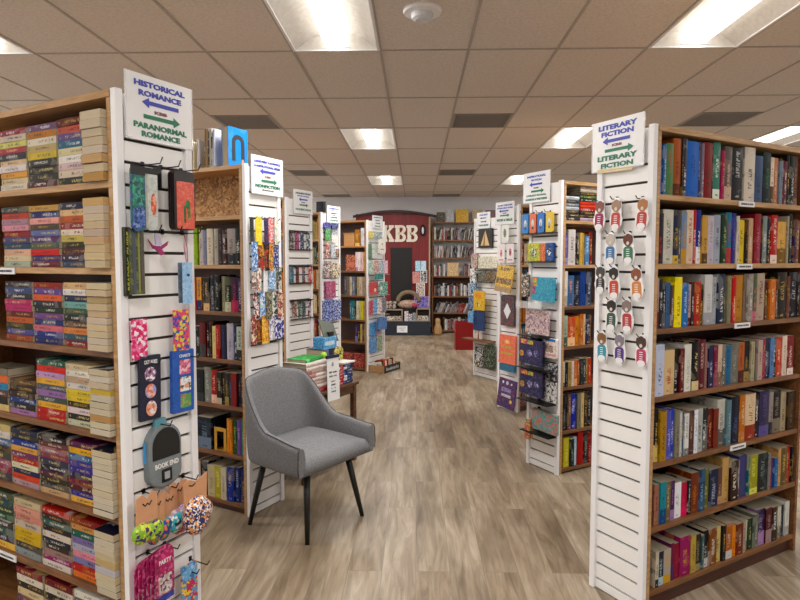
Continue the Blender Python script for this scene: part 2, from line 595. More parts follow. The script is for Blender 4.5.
structure('ceiling_slab', MB().box(X0, Y0, HC+0.2, X1, Y1, HC+0.3), M_GROOVE)

# ------------------------------------------------------------------ ceiling lights
M_PAN = simple('white_enamel_pan', 'dedbd6', 0.6)
M_BASKET = simple('glowing_lamp_basket', 'ffffff', 0.5, emit='fff8ee', es=PANEL_E)
pan = MB()
W2, L2_ = TX/2-0.012, TY/2-0.012
prof = []
for i in range(9):
    t = i/8
    x = -W2 + (W2-0.10)*t
    prof.append((x, 0.10*math.sin(t*PI/2)))
prof = prof + [(-x, z) for x, z in prof[::-1]]
n = len(prof)
for y in (-L2_, L2_):
    pan.v += [(x, y, z) for x, z in prof]
for i in range(n-1):
    pan.f.append((i, i+1, n+i+1, n+i))
pan.f.append(tuple(range(n))); pan.f.append(tuple(range(2*n-1, n-1, -1)))
pan_me = pan.mesh('reflector_pan', M_PAN, False)
bk = MB().prism([(-0.085, 0.055), (-0.07, 0.022), (0.0, 0.008), (0.07, 0.022), (0.085, 0.055)], -L2_+0.02, L2_-0.02)
bk_me = bk.mesh('lamp_basket', M_BASKET)
fr = MB()
for s in (-1, 1):
    fr.box(s*W2-0.008, -L2_-0.008, -0.003, s*W2+0.008, L2_+0.008, 0.004)
    fr.box(-W2, s*L2_-0.008, -0.003, W2, s*L2_+0.008, 0.004)
    fr.box(-0.09, s*(L2_-0.03)-0.006, 0.006, 0.09, s*(L2_-0.03)+0.006, 0.012)
fr_me = fr.mesh('trim_frame', M_WHITE)
seen_lights = {(-1,-1):'bright ceiling light nearest the camera, above the grey chair aisle', (3,-1):'bright ceiling light cut by the picture top, right of the smoke detector',
 (-5,-1):'ceiling light at the picture edge above the stacked paperbacks', (-1,2):'square-looking ceiling light over the middle of the aisle, beside a grey vent',
 (3,2):'ceiling light behind the Literary Fiction sign', (7,2):'ceiling light above the far end of the Literary Fiction bookcase',
 (-1,5):'small distant ceiling light just above the red wall', (3,5):'small distant ceiling light above the Inspirational Fiction sign'}
for k, (c, r) in enumerate(sorted(light_cells)):
    cx, cy = GX+TX*(c+0.5), GY+TY*(r+0.5)
    if not (X0+0.3 < cx < X1-0.3 and Y0+0.5 < cy < Y1-0.5): continue
    lb = seen_lights.get((c, r), 'recessed ceiling light off the aisle, %s row from the entrance, %s across' % (ORD[(r+4)//3], ORD[(c+9)//4]))
    t = thing('ceiling_light', lb, 'ceiling light', Matrix.Translation((cx, cy, HC)), 'recessed fluorescent ceiling lights')
    obj('reflector_pan', pan_me, t); obj('lamp_basket', bk_me, t, label='glowing white lamp cover'); obj('trim_frame', fr_me, t)
    ld = bpy.data.lights.new('tube_light', 'AREA')
    ld.shape = 'RECTANGLE'; ld.size = 0.13; ld.size_y = 1.05; ld.energy = LAMP_W; ld.color = (1.0, 0.965, 0.92)
    lo = bpy.data.objects.new('tube_light', ld); COL.objects.link(lo); lo.parent = t
    lo.location = (0, 0, 0.003)

# vents
M_VENT = simple('grey_vent_grille', '958d86', 0.6)
vb = MB().box(-TX/2+0.01, -TY/4+0.01, 0.012, TX/2-0.01, TY/4-0.01, 0.02)
vs = MB()
for i in range(22):
    y = -TY/4+0.025 + i*(TY/2-0.05)/21
    vs.box(-TX/2+0.02, y-0.004, 0.0, TX/2-0.02, y+0.004, 0.012)
for s in (-1, 1):
    vs.box(-TX/2+0.006, s*(TY/4-0.016)-0.012, -0.002, TX/2-0.006, s*(TY/4-0.016)+0.012, 0.012)
    vs.box(s*(TX/2-0.018)-0.012, -TY/4, -0.002, s*(TX/2-0.018)+0.012, TY/4, 0.012)
vb_me, vs_me = vb.mesh('backing_plate', simple('vent_backing', '6a635d', 0.7)), vs.mesh('grille', M_VENT)
vl = {(-3,1):'grey square ceiling vent above the blue-covered book', (1,1):'grey square ceiling vent nearest the camera, over the aisle',
 (5,1):'grey square ceiling vent above the Literary Fiction bookcase', (-3,4):'second grey vent back, above the Large Print sign', (1,4):'second grey vent along the aisle',
 (5,4):'second grey vent behind the Literary Fiction sign', (-3,7):'farthest grey vent on the paperback side', (1,7):'farthest grey vent, just above the back wall', (5,7):'farthest grey vent on the hardcover side'}
for (c, r), lb in vl.items():
    t = thing('ceiling_vent', lb, 'vent', Matrix.Translation((GX+TX*(c+0.5), GY+TY*(r+0.75), HC)), 'square ceiling vents')
    obj('backing_plate', vb_me, t); obj('grille', vs_me, t)
# smoke detector
t = thing('smoke_detector', 'round white smoke detector on the ceiling', 'smoke detector', Matrix.Translation((0.03, 3.39, HC)))
def lathe(prof, seg=28):
    m = MB()
    for r_, z in prof:
        for k in range(seg):
            a = 2*PI*k/seg
            m.v.append((r_*math.cos(a), r_*math.sin(a), z))
    for i in range(len(prof)-1):
        for k in range(seg):
            m.f.append((i*seg+k, i*seg+(k+1)%seg, (i+1)*seg+(k+1)%seg, (i+1)*seg+k))
    m.f.append(tuple(range(seg))[::-1]); m.f.append(tuple((len(prof)-1)*seg+k for k in range(seg)))
    return m
part('base_plate', lathe([(0.105,0.004),(0.107,-0.006),(0.10,-0.018),(0.066,-0.022)]), M_WHITE, t, smooth=False)
part('sensor_head', lathe([(0.062,-0.02),(0.056,-0.045),(0.035,-0.055),(0.028,-0.048)]), simple('pale_plastic','d4d6dc',0.5), t)

# ------------------------------------------------------------------ bookcases
CASEW, CH, CLEN = 0.31, 2.05, 1.16
SHZ = [0.055, 0.330, 0.605, 0.885, 1.165, 1.445, 1.725]     # underside-to-top reference: z of each shelf's top surface is +0.022
# how far a hanging item sits nearer the aisle end the further it stands off its panel
OFFK = {'R1': (-0.851, 0.475), 'R2': (-1.073, 0.333), 'R3': (-1.205, 0.255), 'R4': (-1.276, 0.21), 'L1': (-0.828, 0.575), 'L2': (-1.138, 0.412), 'L3': (-1.269, 0.297), 'L4': (-1.411, 0.247), 'L5': (-1.652, 0.234)}
TIERS = {'L5': [.04,.393,.707,1.035,1.37,1.71], 'R1': [.09,.367,.645,.93,1.218,1.49,1.775], 'L1': [.08,.355,.635,.915,1.2,1.478,1.763], 'L2': [.06,.351,.642,.918,1.203,1.479,1.764], 'R2': [.035,.304,.617,.905,1.185,1.475,1.783]}
def stop(k, i):
    return TIERS[k][i] if k in TIERS else SHZ[i] + 0.022
def ntier(k):
    return len(TIERS[k]) if k in TIERS else 7
class Case:
    def __init__(s, c, a, side, w=CASEW, length=CLEN, adj=(0, 0)):
        s.c = Vector((c[0], c[1], 0)); s.a = a; s.side = side; s.w = w; s.len = length
        s.adj = adj
        s.M = Matrix.Translation(s.c) @ Matrix.Rotation(side*a, 4, 'Z')      # local x: viewer's right along the shelf front, y: into the case
        ev = Vector((-side*math.sin(a), math.cos(a), 0))
        # end frame: local x viewer's right, y into the wall panel, z up; origin at the near corner
        if side < 0:
            s.E = Matrix.Translation(s.c) @ Matrix.Rotation(PI/2 - a, 4, 'Z')
        else:
            s.E = Matrix.Translation(s.c) @ Matrix.Rotation(-(PI/2 - a), 4, 'Z')
    def shelf(s, d, y, z):      # d: distance from the end panel along the shelf
        return s.M @ Matrix.Translation((s.side*d, y, z))
    def end(s, u, z, off=0.0, width=0.0):   # u: distance from the near corner; returns frame whose x runs to the viewer's right
        du, dz = s.adj
        u -= -du*(off-0.03); z += dz*(1.5-z)*(off-0.03)
        x = u if s.side < 0 else -(u+width)
        return s.E @ Matrix.Translation((x, -off, z))

def build_case(name_k, K, label, pine=M_PINE, osb_top=False, w_end=None, grp='tall double-ended bookcases along the aisle', depth=0.3):
    t = thing('bookcase', label, 'bookcase', K.M, grp)
    sd = K.side
    def bx(m, a, y0, z0, b, y1, z1):
        xa, xb = sorted((sd*a, sd*b)); m.box(xa, y0, z0, xb, y1, z1); return m
    D = depth
    part('side_board', bx(MB(), 0.0, 0, 0, 0.02, D, CH), pine, t, bevel=0.001)
    part('side_board', bx(MB(), K.len-0.02, 0, 0, K.len, D, CH), M_SHELF, t)
    part('top_board', bx(MB(), 0.0, -0.004, CH-0.022, K.len, D, CH+0.001), pine, t, bevel=0.001)
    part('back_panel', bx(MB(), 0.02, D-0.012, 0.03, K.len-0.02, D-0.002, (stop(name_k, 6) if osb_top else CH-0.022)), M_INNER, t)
    if osb_top:
        part('back_panel', bx(MB(), 0.02, D-0.10, stop(name_k, 6)+0.002, K.len-0.02, D-0.09, CH-0.022), M_OSB, t, label='speckled chipboard back of the top bay')
    for i in range(ntier(name_k)):
        z = stop(name_k, i) - 0.022
        mt = pine if i >= 5 else M_SHELF  # lower shelves take the darker wood as painted shade
        part('shelf', bx(MB(), 0.02, 0.002, z, K.len-0.02, D-0.012, z+0.022), mt, t, bevel=0.001)
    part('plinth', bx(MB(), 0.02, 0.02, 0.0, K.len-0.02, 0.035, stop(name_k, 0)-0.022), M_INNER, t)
    # slatwall end panel
    W = w_end or K.w
    e = obj('end_panel', None, t); e.matrix_world = K.E; e.empty_display_size = 0.05
    e.matrix_parent_inverse = Matrix.Identity(4)
    e.matrix_local = K.M.inverted() @ K.E
    ux = (lambda a, b: (a, b)) if sd < 0 else (lambda a, b: (-b, -a))
    def eb(m, u0, y0, z0, u1, y1, z1):
        a, b = ux(u0, u1); m.box(a, y0, z0, b, y1, z1); return m
    part('panel_backing', eb(MB(), 0.0, -0.006, 0.0, W, -0.0005, CH-0.001), M_GROOVE, e)
    part('post', eb(MB(), -0.004, -0.03, 0.0, 0.024, -0.006, CH+0.004), M_WHITE, e, bevel=0.0015)
    part('post', eb(MB(), W-0.024, -0.03, 0.0, W+0.004, -0.006, CH+0.004), M_WHITE, e, bevel=0.0015)
    sl = MB(); z = 1.899
    zs = [z - 0.0741*i for i in range(26)]
    prev = CH
    for zz in zs:
        eb(sl, 0.024, -0.019, zz+0.0052, W-0.024, -0.006, prev-0.0052); prev = zz
    eb(sl, 0.024, -0.019, 0.004, W-0.024, -0.006, prev-0.004)
    part('slats', sl, M_SLAT, e, bevel=0.001)
    K.obj = t; K.endo = e
    return t

K = {}
def mk(n, c, a, side, w=CASEW, length=CLEN): K[n] = Case(c, a, side, w, length, OFFK[n])
mk('L1', (-0.985, 1.953), 0.474, -1, 0.302)
mk('L2', (-0.995, 3.45), 0.474, -1, 0.300)
mk('L3', (-1.14, 5.22), 0.474, -1, 0.355)
mk('L4', (-1.09, 6.81), 0.474, -1, 0.365)
mk('L5', (-0.675, 8.12), 0.474, -1, 0.445)
mk('R1', (0.979, 2.512), 0.543, 1, 0.285)
mk('R2', (1.01, 4.20), 0.543, 1, 0.312)
mk('R3', (1.02, 5.97), 0.543, 1, 0.295)
mk('R4', (1.04, 7.55), 0.543, 1, 0.50)
build_case('L1', K['L1'], 'bookcase of stacked romance paperbacks, white end panel signed Historical Romance')
build_case('L2', K['L2'], 'bookcase behind the grey chair, chipboard top bay, sign ending Nonfiction', osb_top=True)
build_case('L3', K['L3'], 'bookcase whose end panel carries three rows of dark ribbon bookmarks')
build_case('L4', K['L4'], 'bookcase whose end panel has stacked blue cards above a table corner')
build_case('L5', K['L5'], 'bookcase nearest the red KBB wall, low wooden crate at its end', pine=wood('orange_pine_edge', '9a6430', 'c08848'))
build_case('R1', K['R1'], 'bookcase of hardcovers with dog bookmarks, end sign Literary Fiction')
build_case('R2', K['R2'], 'bookcase signed Inspirational Fiction, four puffy cards on its end')
build_case('R3', K['R3'], 'bookcase whose end panel holds a yellow magazine and a coral book')
build_case('R4', K['R4'], 'farthest bookcase on the hardcover side, dark picture of golden triangle')
# shelf labels
def shelf_label(k, d, tier, txt='LITERARY FICTION'):
    z = stop(k, 6-tier) - 0.022
    l = part('shelf_label', MB().box(-0.06, -0.0035, -0.004, 0.06, 0.001, 0.020), M_PAPER, K[k].obj, label='white paper shelf label')
    l.matrix_local = Matrix.Translation((K[k].side*d, -0.0005, z))
    lettering(l, txt, 0, 0.008, 0.09, 0.008, M_GREYINK, y=-0.0042, bold=0.02)
for tr in (0, 1, 2, 4): shelf_label('R1', 0.62, tr)
shelf_label('L1', 0.63, 1, 'HISTORICAL ROMANCE'); shelf_label('L1', 0.70, 5, 'HISTORICAL ROMANCE')

# ------------------------------------------------------------------ books
rng = random.Random(11)
def book_meshes(w_, h, d, hard=True):
    b = 0.0028 if hard else 0.0009
    ov = 0.003 if hard else 0.0
    bul = min(0.004, w_*0.18) if hard else 0.0006
    outer = [(0, d), (0, bul)]
    ns = 5 if hard else 2
    for i in range(1, ns):
        t = i/ns
        outer.append((w_*t, bul - bul*math.sin(PI*t)))
    outer += [(w_, bul), (w_, d)]
    inner = [(w_-b, d), (w_-b, bul+b), (b, bul+b), (b, d)]
    pts = outer + inner
    me = bpy.data.meshes.new('book_cover')
    k = len(pts); V = [(x, y, 0) for x, y in pts] + [(x, y, h) for x, y in pts]
    F = []
    ko = len(outer)
    # caps as quads strips: boards and spine
    def cap(off, flip):
        fs = [(0, 1, ko+2, ko+3), (ko-2, ko-1, ko, ko+1)]
        fs.append(tuple([1] + list(range(2, ko-2)) + [ko-2, ko+1, ko+2]))
        return [tuple(off+i for i in (f[::-1] if flip else f)) for f in fs]
    F += cap(0, False) + cap(k, True)
    for i in range(k):
        j = (i+1) % k
        F.append((i, j, k+j, k+i)[::-1])
    me.from_pydata(V, [], F)
    uvl = me.uv_layers.new(name='UVMap')
    for p in me.polygons:
        cov = all(me.vertices[i].co.y <= bul+1e-5 for i in p.vertices)
        for li, vi in zip(p.loop_indices, p.vertices):
            c = me.vertices[vi].co
            uvl.data[li].uv = (c.x/w_, c.z/h) if cov else (2 + c.y/d, c.z/h)
    me.materials.append(M_BOOK)
    pg = MB().box(b, bul+b, ov, w_-b, d-ov-(0.0 if hard else 0.0004), h-ov).mesh('page_block', M_PAGE)
    return me, pg

def contrast(h):
    c = lin(h); l = 0.3*c[0]+0.6*c[1]+0.1*c[2]
    return rng.choice(['e8e4d8','d8c890','f0f0f0','c8a868']) if l < 0.2 else rng.choice(['2a2420','30303c','5a2420','203048'])

def book(name, M, w_, h, d, col, acc, label, group, hard=True, pages='e0d2b4', block=None, title=None):
    me, pg = book_meshes(w_, h, d, hard)
    o = obj(name, me, None, M)
    tag(o, label, 'book', group)
    a = acc or contrast(col)
    tones(o, col, a, a, rng.uniform(0, 60))
    for key in ('tone', 'accent'):
        v = list(o[key]); g = 0.3*v[0] + 0.59*v[1] + 0.11*v[2]
        o[key] = [max(0.002, g + (x-g)*1.25)*(0.55 + 0.38*min(1.0, g/0.5))*(0.85 if name == 'paperback_book' else 1.0) for x in v]
    t0 = rng.uniform(0.18, 0.45)
    o['title_from'] = title[0] if title else t0
    o['title_to'] = title[1] if title else min(0.93, t0 + rng.uniform(0.3, 0.55))
    o['block'] = block if block is not None else (rng.uniform(0.15, 0.4) if (acc and rng.random() < 0.25) else 0.0)
    p = obj('page_block', pg, o)
    tones(p, pages, seed=0)
    p['tone'] = [x*(0.78 if name != 'hardcover_book' else 0.5) for x in p['tone']]  # hardcover pages are toned down further to imitate dim light on the shelves
    return o

DATA = {'R1': [[(9,16,202,'a83a44','3f6fc0'),(25,28,204,'3f6fc0','e8e8f0'),(53,16,206,'4a78b8','e8e8e8'),(69,47,213,'5a8a5a','c05a60'),(115,52,237,'b0622a','6a3010'),(167,10,236,'201a20',None),(176,31,242,'3a3a44','e8e8e8'),(208,84,236,'1f6fd0','1450a0'),(292,13,236,'3a2a50',None),(304,15,234,'8a7f90','e0e0e0'),(320,62,241,'8c1626','60101a'),(382,8,241,'301820',None),(388,53,247,'4a8878','e8f0e8'),(444,27,215,'b02a60',None),(470,55,237,'6f6660','c8b0a0'),(525,80,237,'1c1c22','b8b8b8'),(605,14,237,'403a3a','e0e0e0'),(619,81,248,'d8d0c4','3a3430'),(703,70,216,'4a5f88','20304a'),(772,61,237,'16202c','4a7a5a'),(834,34,219,'e8dcc8','6a5a3a'),(868,41,220,'c88a70','e0d0c0'),(910,27,208,'8a98a8',None),(938,35,208,'7a3a48',None),(971,29,240,'1a1a20',None),(1000,36,240,'22302c','e8e8e8'),(1036,50,242,'6a3a34','a08070')],
 [(23,47,209,'201828','c83a40'),(69,67,226,'cfcdc4','5a6a5a'),(136,39,226,'1c2a4c','c8b060'),(175,15,218,'6a5a48',None),(189,37,223,'7f94b0','c89a50'),(226,48,230,'d8c8b4','c03a20'),(274,23,234,'c03a20',None),(297,31,233,'24389a','f0f0f0'),(329,41,212,'c8a060','6a4a20'),(370,42,211,'c0b8c4','8a8290'),(412,50,216,'a8b0c0','60687a'),(462,41,221,'26402c','b0c080'),(503,47,231,'1f7aa0','c04848'),(550,27,229,'3a3a90','8080d0'),(578,21,217,'d0c8c0',None),(600,46,200,'d8c060','6a5020'),(646,29,203,'201c1c','c89050'),(675,46,211,'c8a888','e8d8c8'),(720,53,233,'981e38','d08090'),(773,15,224,'2a2020',None),(788,43,225,'8a9898','e8e8e8'),(832,25,222,'1c2238',None),(856,57,232,'c02a26','f0e0d8'),(915,81,203,'d8b070','8a6a30'),(994,16,232,'b0a898',None),(1010,28,242,'2a3430','c0c0c0'),(1038,17,238,'1a1a1e',None),(1056,25,216,'4a3a6a','d0a040'),(1082,34,213,'9a6a4a',None)],
 [(29,32,211,'b09a9c','8a2030'),(61,24,209,'2a2a34','e8e8e8'),(85,18,191,'15202c','d8d8d8'),(103,28,193,'4a6a98','20304a'),(132,18,180,'6a5040',None),(148,49,215,'f0e010','202010'),(199,40,188,'3a78c0','d8e0f0'),(239,28,182,'c0a8a0','6a2020'),(267,21,190,'3a2018',None),(287,44,192,'b83a20','f0d080'),(332,28,180,'201a10','e0c020'),(357,56,223,'d0d0d0','a8a8b0'),(413,37,212,'a8b0b8','5a6068'),(449,52,224,'1c2c4a','e0e0e0'),(502,25,215,'6a6a50','c8c090'),(527,31,215,'8a8a78','c0a040'),(558,31,216,'c83a20','f0d0b0'),(590,70,218,'c08a18','8a5a10'),(659,25,222,'8a7a6a',None),(684,39,222,'a09890','e8e8e8'),(723,41,223,'5a6a4a','d07a90'),(763,65,225,'b8a898','8a3028'),(830,31,193,'5a2020',None),(862,48,195,'d07a28','f0d0a0'),(909,21,192,'6a3020',None),(928,82,228,'201c18','c8a860'),(1011,28,209,'7a4a40',None),(1038,81,227,'1a1a20','c0c0c8'),(1119,17,222,'2a2a30',None)],
 [(37,56,221,'c0c8e0','20406a'),(94,71,192,'d0b890','b83020'),(165,37,193,'181818','c8c8c8'),(202,32,192,'6a1c24','d0b0a0'),(232,51,208,'e0e0d8','a8a8a0'),(283,48,217,'181416','d8c8a0'),(331,50,222,'6a1c28','c8b0b0'),(382,17,199,'b08878',None),(400,37,192,'2a2450','c0c0e0'),(437,27,192,'8a2040','d0a0b0'),(464,35,192,'d0b8a8','8a7060'),(499,28,188,'6a6a60',None),(527,47,183,'1f70a0','0c4060'),(574,58,188,'787870','a8a8a0'),(632,47,189,'b86a40','5a2010'),(678,42,195,'181414','a89060'),(721,30,190,'b0a890','4a4030'),(751,28,191,'3a4a2a','a0b080'),(778,37,193,'b8a8a0','8a3040'),(815,25,196,'a83050',None),(840,46,198,'1c2444','c0c0d0'),(886,32,198,'6a90c8','20406a'),(918,28,194,'141c2c',None),(945,49,196,'c84a28','f0d0b0'),(994,42,200,'e0d0c4','8a6a60'),(1036,56,197,'8c2028','f0e0d8'),(1098,55,224,'c8b090','a08a70')],
 [(49,30,223,'161616','d0c080'),(79,43,215,'b08a40','5a4018'),(121,31,214,'5a60c0','c0c0e8'),(151,27,217,'3a4ac8','e0e0f0'),(179,30,211,'8a8878','3a3a30'),(210,15,200,'c8c8c8',None),(225,18,198,'3a5a80',None),(243,30,187,'e0e0e0','8a8a90'),(272,35,196,'5a3a34','c0a090'),(307,24,196,'e8ecf4','6a7090'),(331,40,197,'b0b4b4','20242c'),(371,47,194,'1c2624','e8e8e8'),(418,34,186,'6a2018','e0a080'),(453,39,182,'8a3a20','201410'),(489,60,219,'c0c0b8','6a6a68'),(549,36,210,'6a8894','a8c0c8'),(584,66,221,'141c34','5a6a98'),(650,45,224,'c07840','e0c8a0'),(694,84,222,'d8c4a8','a04030'),(779,39,210,'2a1a1c',None),(816,83,222,'3a3458','6a60a0'),(900,37,211,'a09894','3a3a40'),(937,75,210,'201c20','8a8070'),(1012,47,198,'b0a48c',None),(1059,64,197,'3a2418','8a6a40'),(1125,51,220,'b8c0a8','98a088')],
 [(58,32,178,'a87868','6a3028'),(89,39,184,'1f90a0','204a8a'),(128,35,177,'7a6a50','c8b890'),(163,28,176,'4a1c5a','a080b0'),(191,51,160,'e8e8f0','9aa0b0'),(242,46,150,'c02450','e84070'),(287,20,158,'1a2830',None),(305,53,186,'7a3a20','c07a40'),(358,45,194,'1c4068','8ab0d0'),(403,40,183,'6a7038','c0c080'),(443,68,174,'162448','b8c0d8'),(510,36,173,'6a4a40','c09a80'),(543,51,215,'c0a070','8a6a40'),(595,59,193,'301410','f0ead8'),(654,18,186,'6a5a50',None),(671,65,202,'4a4488','2a6060'),(736,15,196,'2a7a80',None),(751,70,193,'a0a030','d8d880'),(821,84,191,'1c2428','8a9a98'),(904,21,182,'8a8a88',None),(929,28,150,'a02060','e080b0'),(957,37,150,'2a68a8','a0c8e8'),(989,27,192,'c8a070',None),(1015,55,191,'6a5a3a','c8b070'),(1069,43,188,'c03020','f0c0a0'),(1113,19,185,'1a2430',None),(1131,35,189,'8a8a90','c8c8d0')],
 [(70,22,160,'c8c0b0','20303a'),(92,37,150,'1c2834','b0c0c8'),(129,50,150,'b0a8a0','c8a030'),(178,26,167,'7a2040','503070'),(204,39,160,'8c1c3a','c04060'),(241,72,181,'a0286a','d0a020'),(313,36,173,'b8a060','6a4a20'),(349,41,169,'3a3428','a09878'),(390,18,162,'4a6a78',None),(407,39,173,'16161a','c8c8c8'),(445,55,176,'8a5420','d8d8d0'),(500,43,170,'d0c088','8a7a30'),(543,29,171,'1a1a18',None),(571,53,175,'b06a18','c8c8c8'),(625,33,150,'e09020','a06010'),(657,53,152,'7a3424','c8b8a0'),(710,23,157,'b0a090',None),(735,31,150,'c8ccb8','8a9080'),(763,39,153,'2c4030','c8c890'),(801,37,169,'6a7468','b8b8a8'),(836,68,182,'241c4a','b090c0'),(904,53,179,'5a1420','a89090'),(956,44,174,'3a2a20',None),(1000,37,166,'c8c4b8','8a8070'),(1037,43,162,'223040','8aa0b8'),(1080,38,178,'d8d8d4','b0b0b0'),(1118,25,182,'c83020','f06040')]],
'L2': [[],
 [(435,39,210,'d8a8a0','c08080'),(377,57,221,'8aa81c','c0d860'),(336,35,210,'c0b8b8','404048'),(308,28,209,'8a90a8','38406a'),(253,50,215,'ccc4b4','8a6a58'),(213,41,214,'b0aca0','6a6a60'),(172,40,211,'2c2220','8a7a78'),(135,38,207,'4a2420','e0e0e0'),(69,65,211,'a8a09c','283038'),(25,44,212,'141c1c','e0e4e0')],
 [(395,31,197,'c83018','a02010'),(352,43,200,'d8a030','24306a'),(337,15,195,'502020',None),(287,50,198,'201c18','d8b890'),(241,45,213,'1c2028','b0b0b8'),(197,45,216,'141414','a8b0a8'),(164,33,208,'a8a890','585840'),(116,47,203,'28301c','c8c8b0'),(59,58,204,'3c1c40','c04060'),(16,43,202,'2c1850','d8c8e8')],
 [(412,24,186,'1a2030','c8d0d8'),(376,35,187,'20282c','d0d8d8'),(325,50,212,'781820','505050'),(298,27,208,'1a1214',None),(272,27,215,'401818','a09890'),(242,30,194,'d8c890','8a7a40'),(208,34,202,'b82820','e0a090'),(163,45,204,'283048','5050a0'),(105,51,215,'c0bcc8','7078a8'),(72,33,203,'203c70','d8d8d8'),(22,50,200,'b8c4b8','3a3a30')],
 [(351,86,198,'14181c','40484c'),(292,59,216,'8a9088','b8bcb4'),(242,50,203,'b03828','e8c0b0'),(201,41,194,'282420','c0b8a0'),(177,24,197,'1c1c20','c0a060'),(145,32,194,'38342c','a89860'),(121,24,196,'242c38','5080c0'),(78,43,199,'9a3020','203858'),(49,28,199,'1c2c44','d08a30'),(10,39,206,'20242c','c8c8c8')],
 [(411,35,185,'485c5c','2a3a3a'),(300,111,194,'1c2838','7a8aa0'),(139,29,208,'d88a38','f0c080'),(116,23,207,'e0982c',None),(90,26,210,'2c6a3c',None),(52,38,212,'7a5aa8','b0a0d0'),(21,31,214,'3c8a68','c8e0d0')],
 [(394,52,199,'c8b8b0','8a3030'),(333,60,208,'1a1a20','d8d8d8'),(274,59,193,'c0b498','8a8060'),(216,58,196,'b0a850','e8e0a0'),(172,45,192,'c8c0b0','8a8070'),(113,59,207,'1c3ca0','d8c8a0'),(70,43,210,'20347c','b8c0e0'),(26,44,205,'28306c','c0a060')]],
'R2': [[],
 [(-4,26,224,'6a5a40',None),(22,43,219,'6a5a98','a898c8'),(64,67,246,'d0ccc8','303030'),(144,27,224,'3a3428',None),(170,27,225,'c8a868','8a6a30'),(197,22,223,'b89858',None),(225,45,204,'5a8ab8','d0e0f0'),(269,27,237,'8a2418',None)],
 [(-2,64,246,'e0dcd4','b0aca0'),(63,65,216,'4870a0','d8a080'),(128,64,215,'1c2438','b0b8c8'),(192,54,240,'20489a','102860'),(246,49,240,'38465a','c8c8d0')],
 [(9,61,215,'a8b8a8','586a58'),(70,71,205,'c85a28','f0c8a0'),(141,45,209,'d0884a','6a3010'),(185,40,221,'b86a30','f0d0a0'),(225,24,219,'d8b890',None),(249,28,211,'303c60',None),(277,28,210,'6a3a30',None)],
 [(30,27,177,'c8c8b8','6a6a60'),(58,24,175,'181c1c','c0c0c0'),(82,32,179,'b09868','5a4020'),(113,24,177,'d8d0c8',None),(137,28,182,'c86830','e0b080'),(165,28,186,'a03020',None),(194,32,191,'202c30','8a8a80'),(226,25,189,'2c3848',None),(251,29,186,'8a6a40',None),(280,31,188,'b84828','f0c0a0')],
 [(32,50,255,'141820','8a98a8'),(82,34,253,'7a5a4a',None),(115,60,255,'1c30b0','d0d0f0'),(176,38,249,'8a8878',None),(213,35,252,'d0b888','8a6040'),(248,39,255,'3a2c20','c0a060'),(287,33,251,'1a1c20','c8c8c8')],
 [(58,56,213,'c0b850','f0e8a0'),(114,38,199,'1c2828','a8b0a8'),(151,38,207,'a8c8d8','f0f4f8'),(189,58,236,'b82c1c','601008'),(246,39,222,'201c20','b0a8a0'),(285,43,223,'8c1c24','e0a0a0')]],
'L5': [[(116,72,220,'b07838','e0c080'),(68,24,239,'d0d0d8',None),(44,24,238,'e0e0e8',None)],
 [(141,36,255,'e0c8d0','c080a0'),(105,36,255,'e8e0d8',None),(69,36,255,'d8b8c0','a05070'),(41,29,255,'c8a878',None)],
 [(322,50,255,'5a5a68','b0b0c0'),(273,49,255,'8a7a60',None),(240,33,255,'c8c0b0',None),(192,49,255,'7a8090','e0e0e0'),(159,32,255,'38465a',None),(117,42,255,'b8a888',None),(79,39,255,'c8b8a0','6a5a40'),(9,70,255,'a8a090','505050')],
 [(249,26,255,'2a7080',None),(210,39,255,'3a8890','e0f0f0'),(177,33,255,'20303a',None),(138,39,255,'e8e0d0',None),(106,32,255,'c8c8a0',None),(64,42,255,'d8d050','8a8020'),(10,54,255,'b8a080','5a4a30')],
 [(153,42,255,'403058','9080b0'),(114,39,254,'3a3040',None),(76,39,255,'d0b868',None),(44,32,252,'6a4a68',None),(5,38,254,'a8a058','e0e0a0')]]}
CASEWORD = {'R1':'Literary Fiction case','L2':'chipboard-top case','R2':'puffy card case','L5':'wooden crate case','R3':'yellow magazine case','L3':'ribbon bookmark case','L4':'blue card case'}
def upright_rows(k, rows, tiers=None, depth=0.15):
    cs = K[k]
    for ti, row in enumerate(rows):
        tier = tiers[ti] if tiers else ti
        z = stop(k, ntier(k)-1-tier) + 0.0002
        row = sorted(row)
        for i, (s0, wd, h, c, a) in enumerate(row):
            s0, wd, h = s0/1000, wd/1000, h/1000
            s0 = max(s0, 0.023)
            if s0 + wd > cs.len - 0.022: continue
            nxt = row[i+1][0]/1000 if i+1 < len(row) else 9
            wd = min(wd, max(0.006, nxt - s0 - 0.0008))
            x = s0 if cs.side > 0 else s0 + wd
            dd = min(0.24, max(0.12, h*0.66)) 
            yy = rng.uniform(0.008, 0.022)
            if k == 'R1' and tier == 6: dd = min(dd, 0.14)
            if wd > 0.075: dd = 0.17
            M = cs.shelf(x, yy, z)
            lean = 0.0
            book({'R1': 'hardcover_book'}.get(k, 'shelved_book'), M, wd, h, dd, c, a,
                 '%s book, %s from the end panel on the %s, %s' % (cword(c), ORD[i], TIER[tier], CASEWORD[k]),
                 'books standing on the %s of the %s' % (TIER[tier], CASEWORD[k]), hard=(h > 0.2))
upright_rows('R1', DATA['R1'])
upright_rows('L2', DATA['L2'])
upright_rows('R2', DATA['R2'])
upright_rows('L5', DATA['L5'], tiers=[0,1,2,3,4])
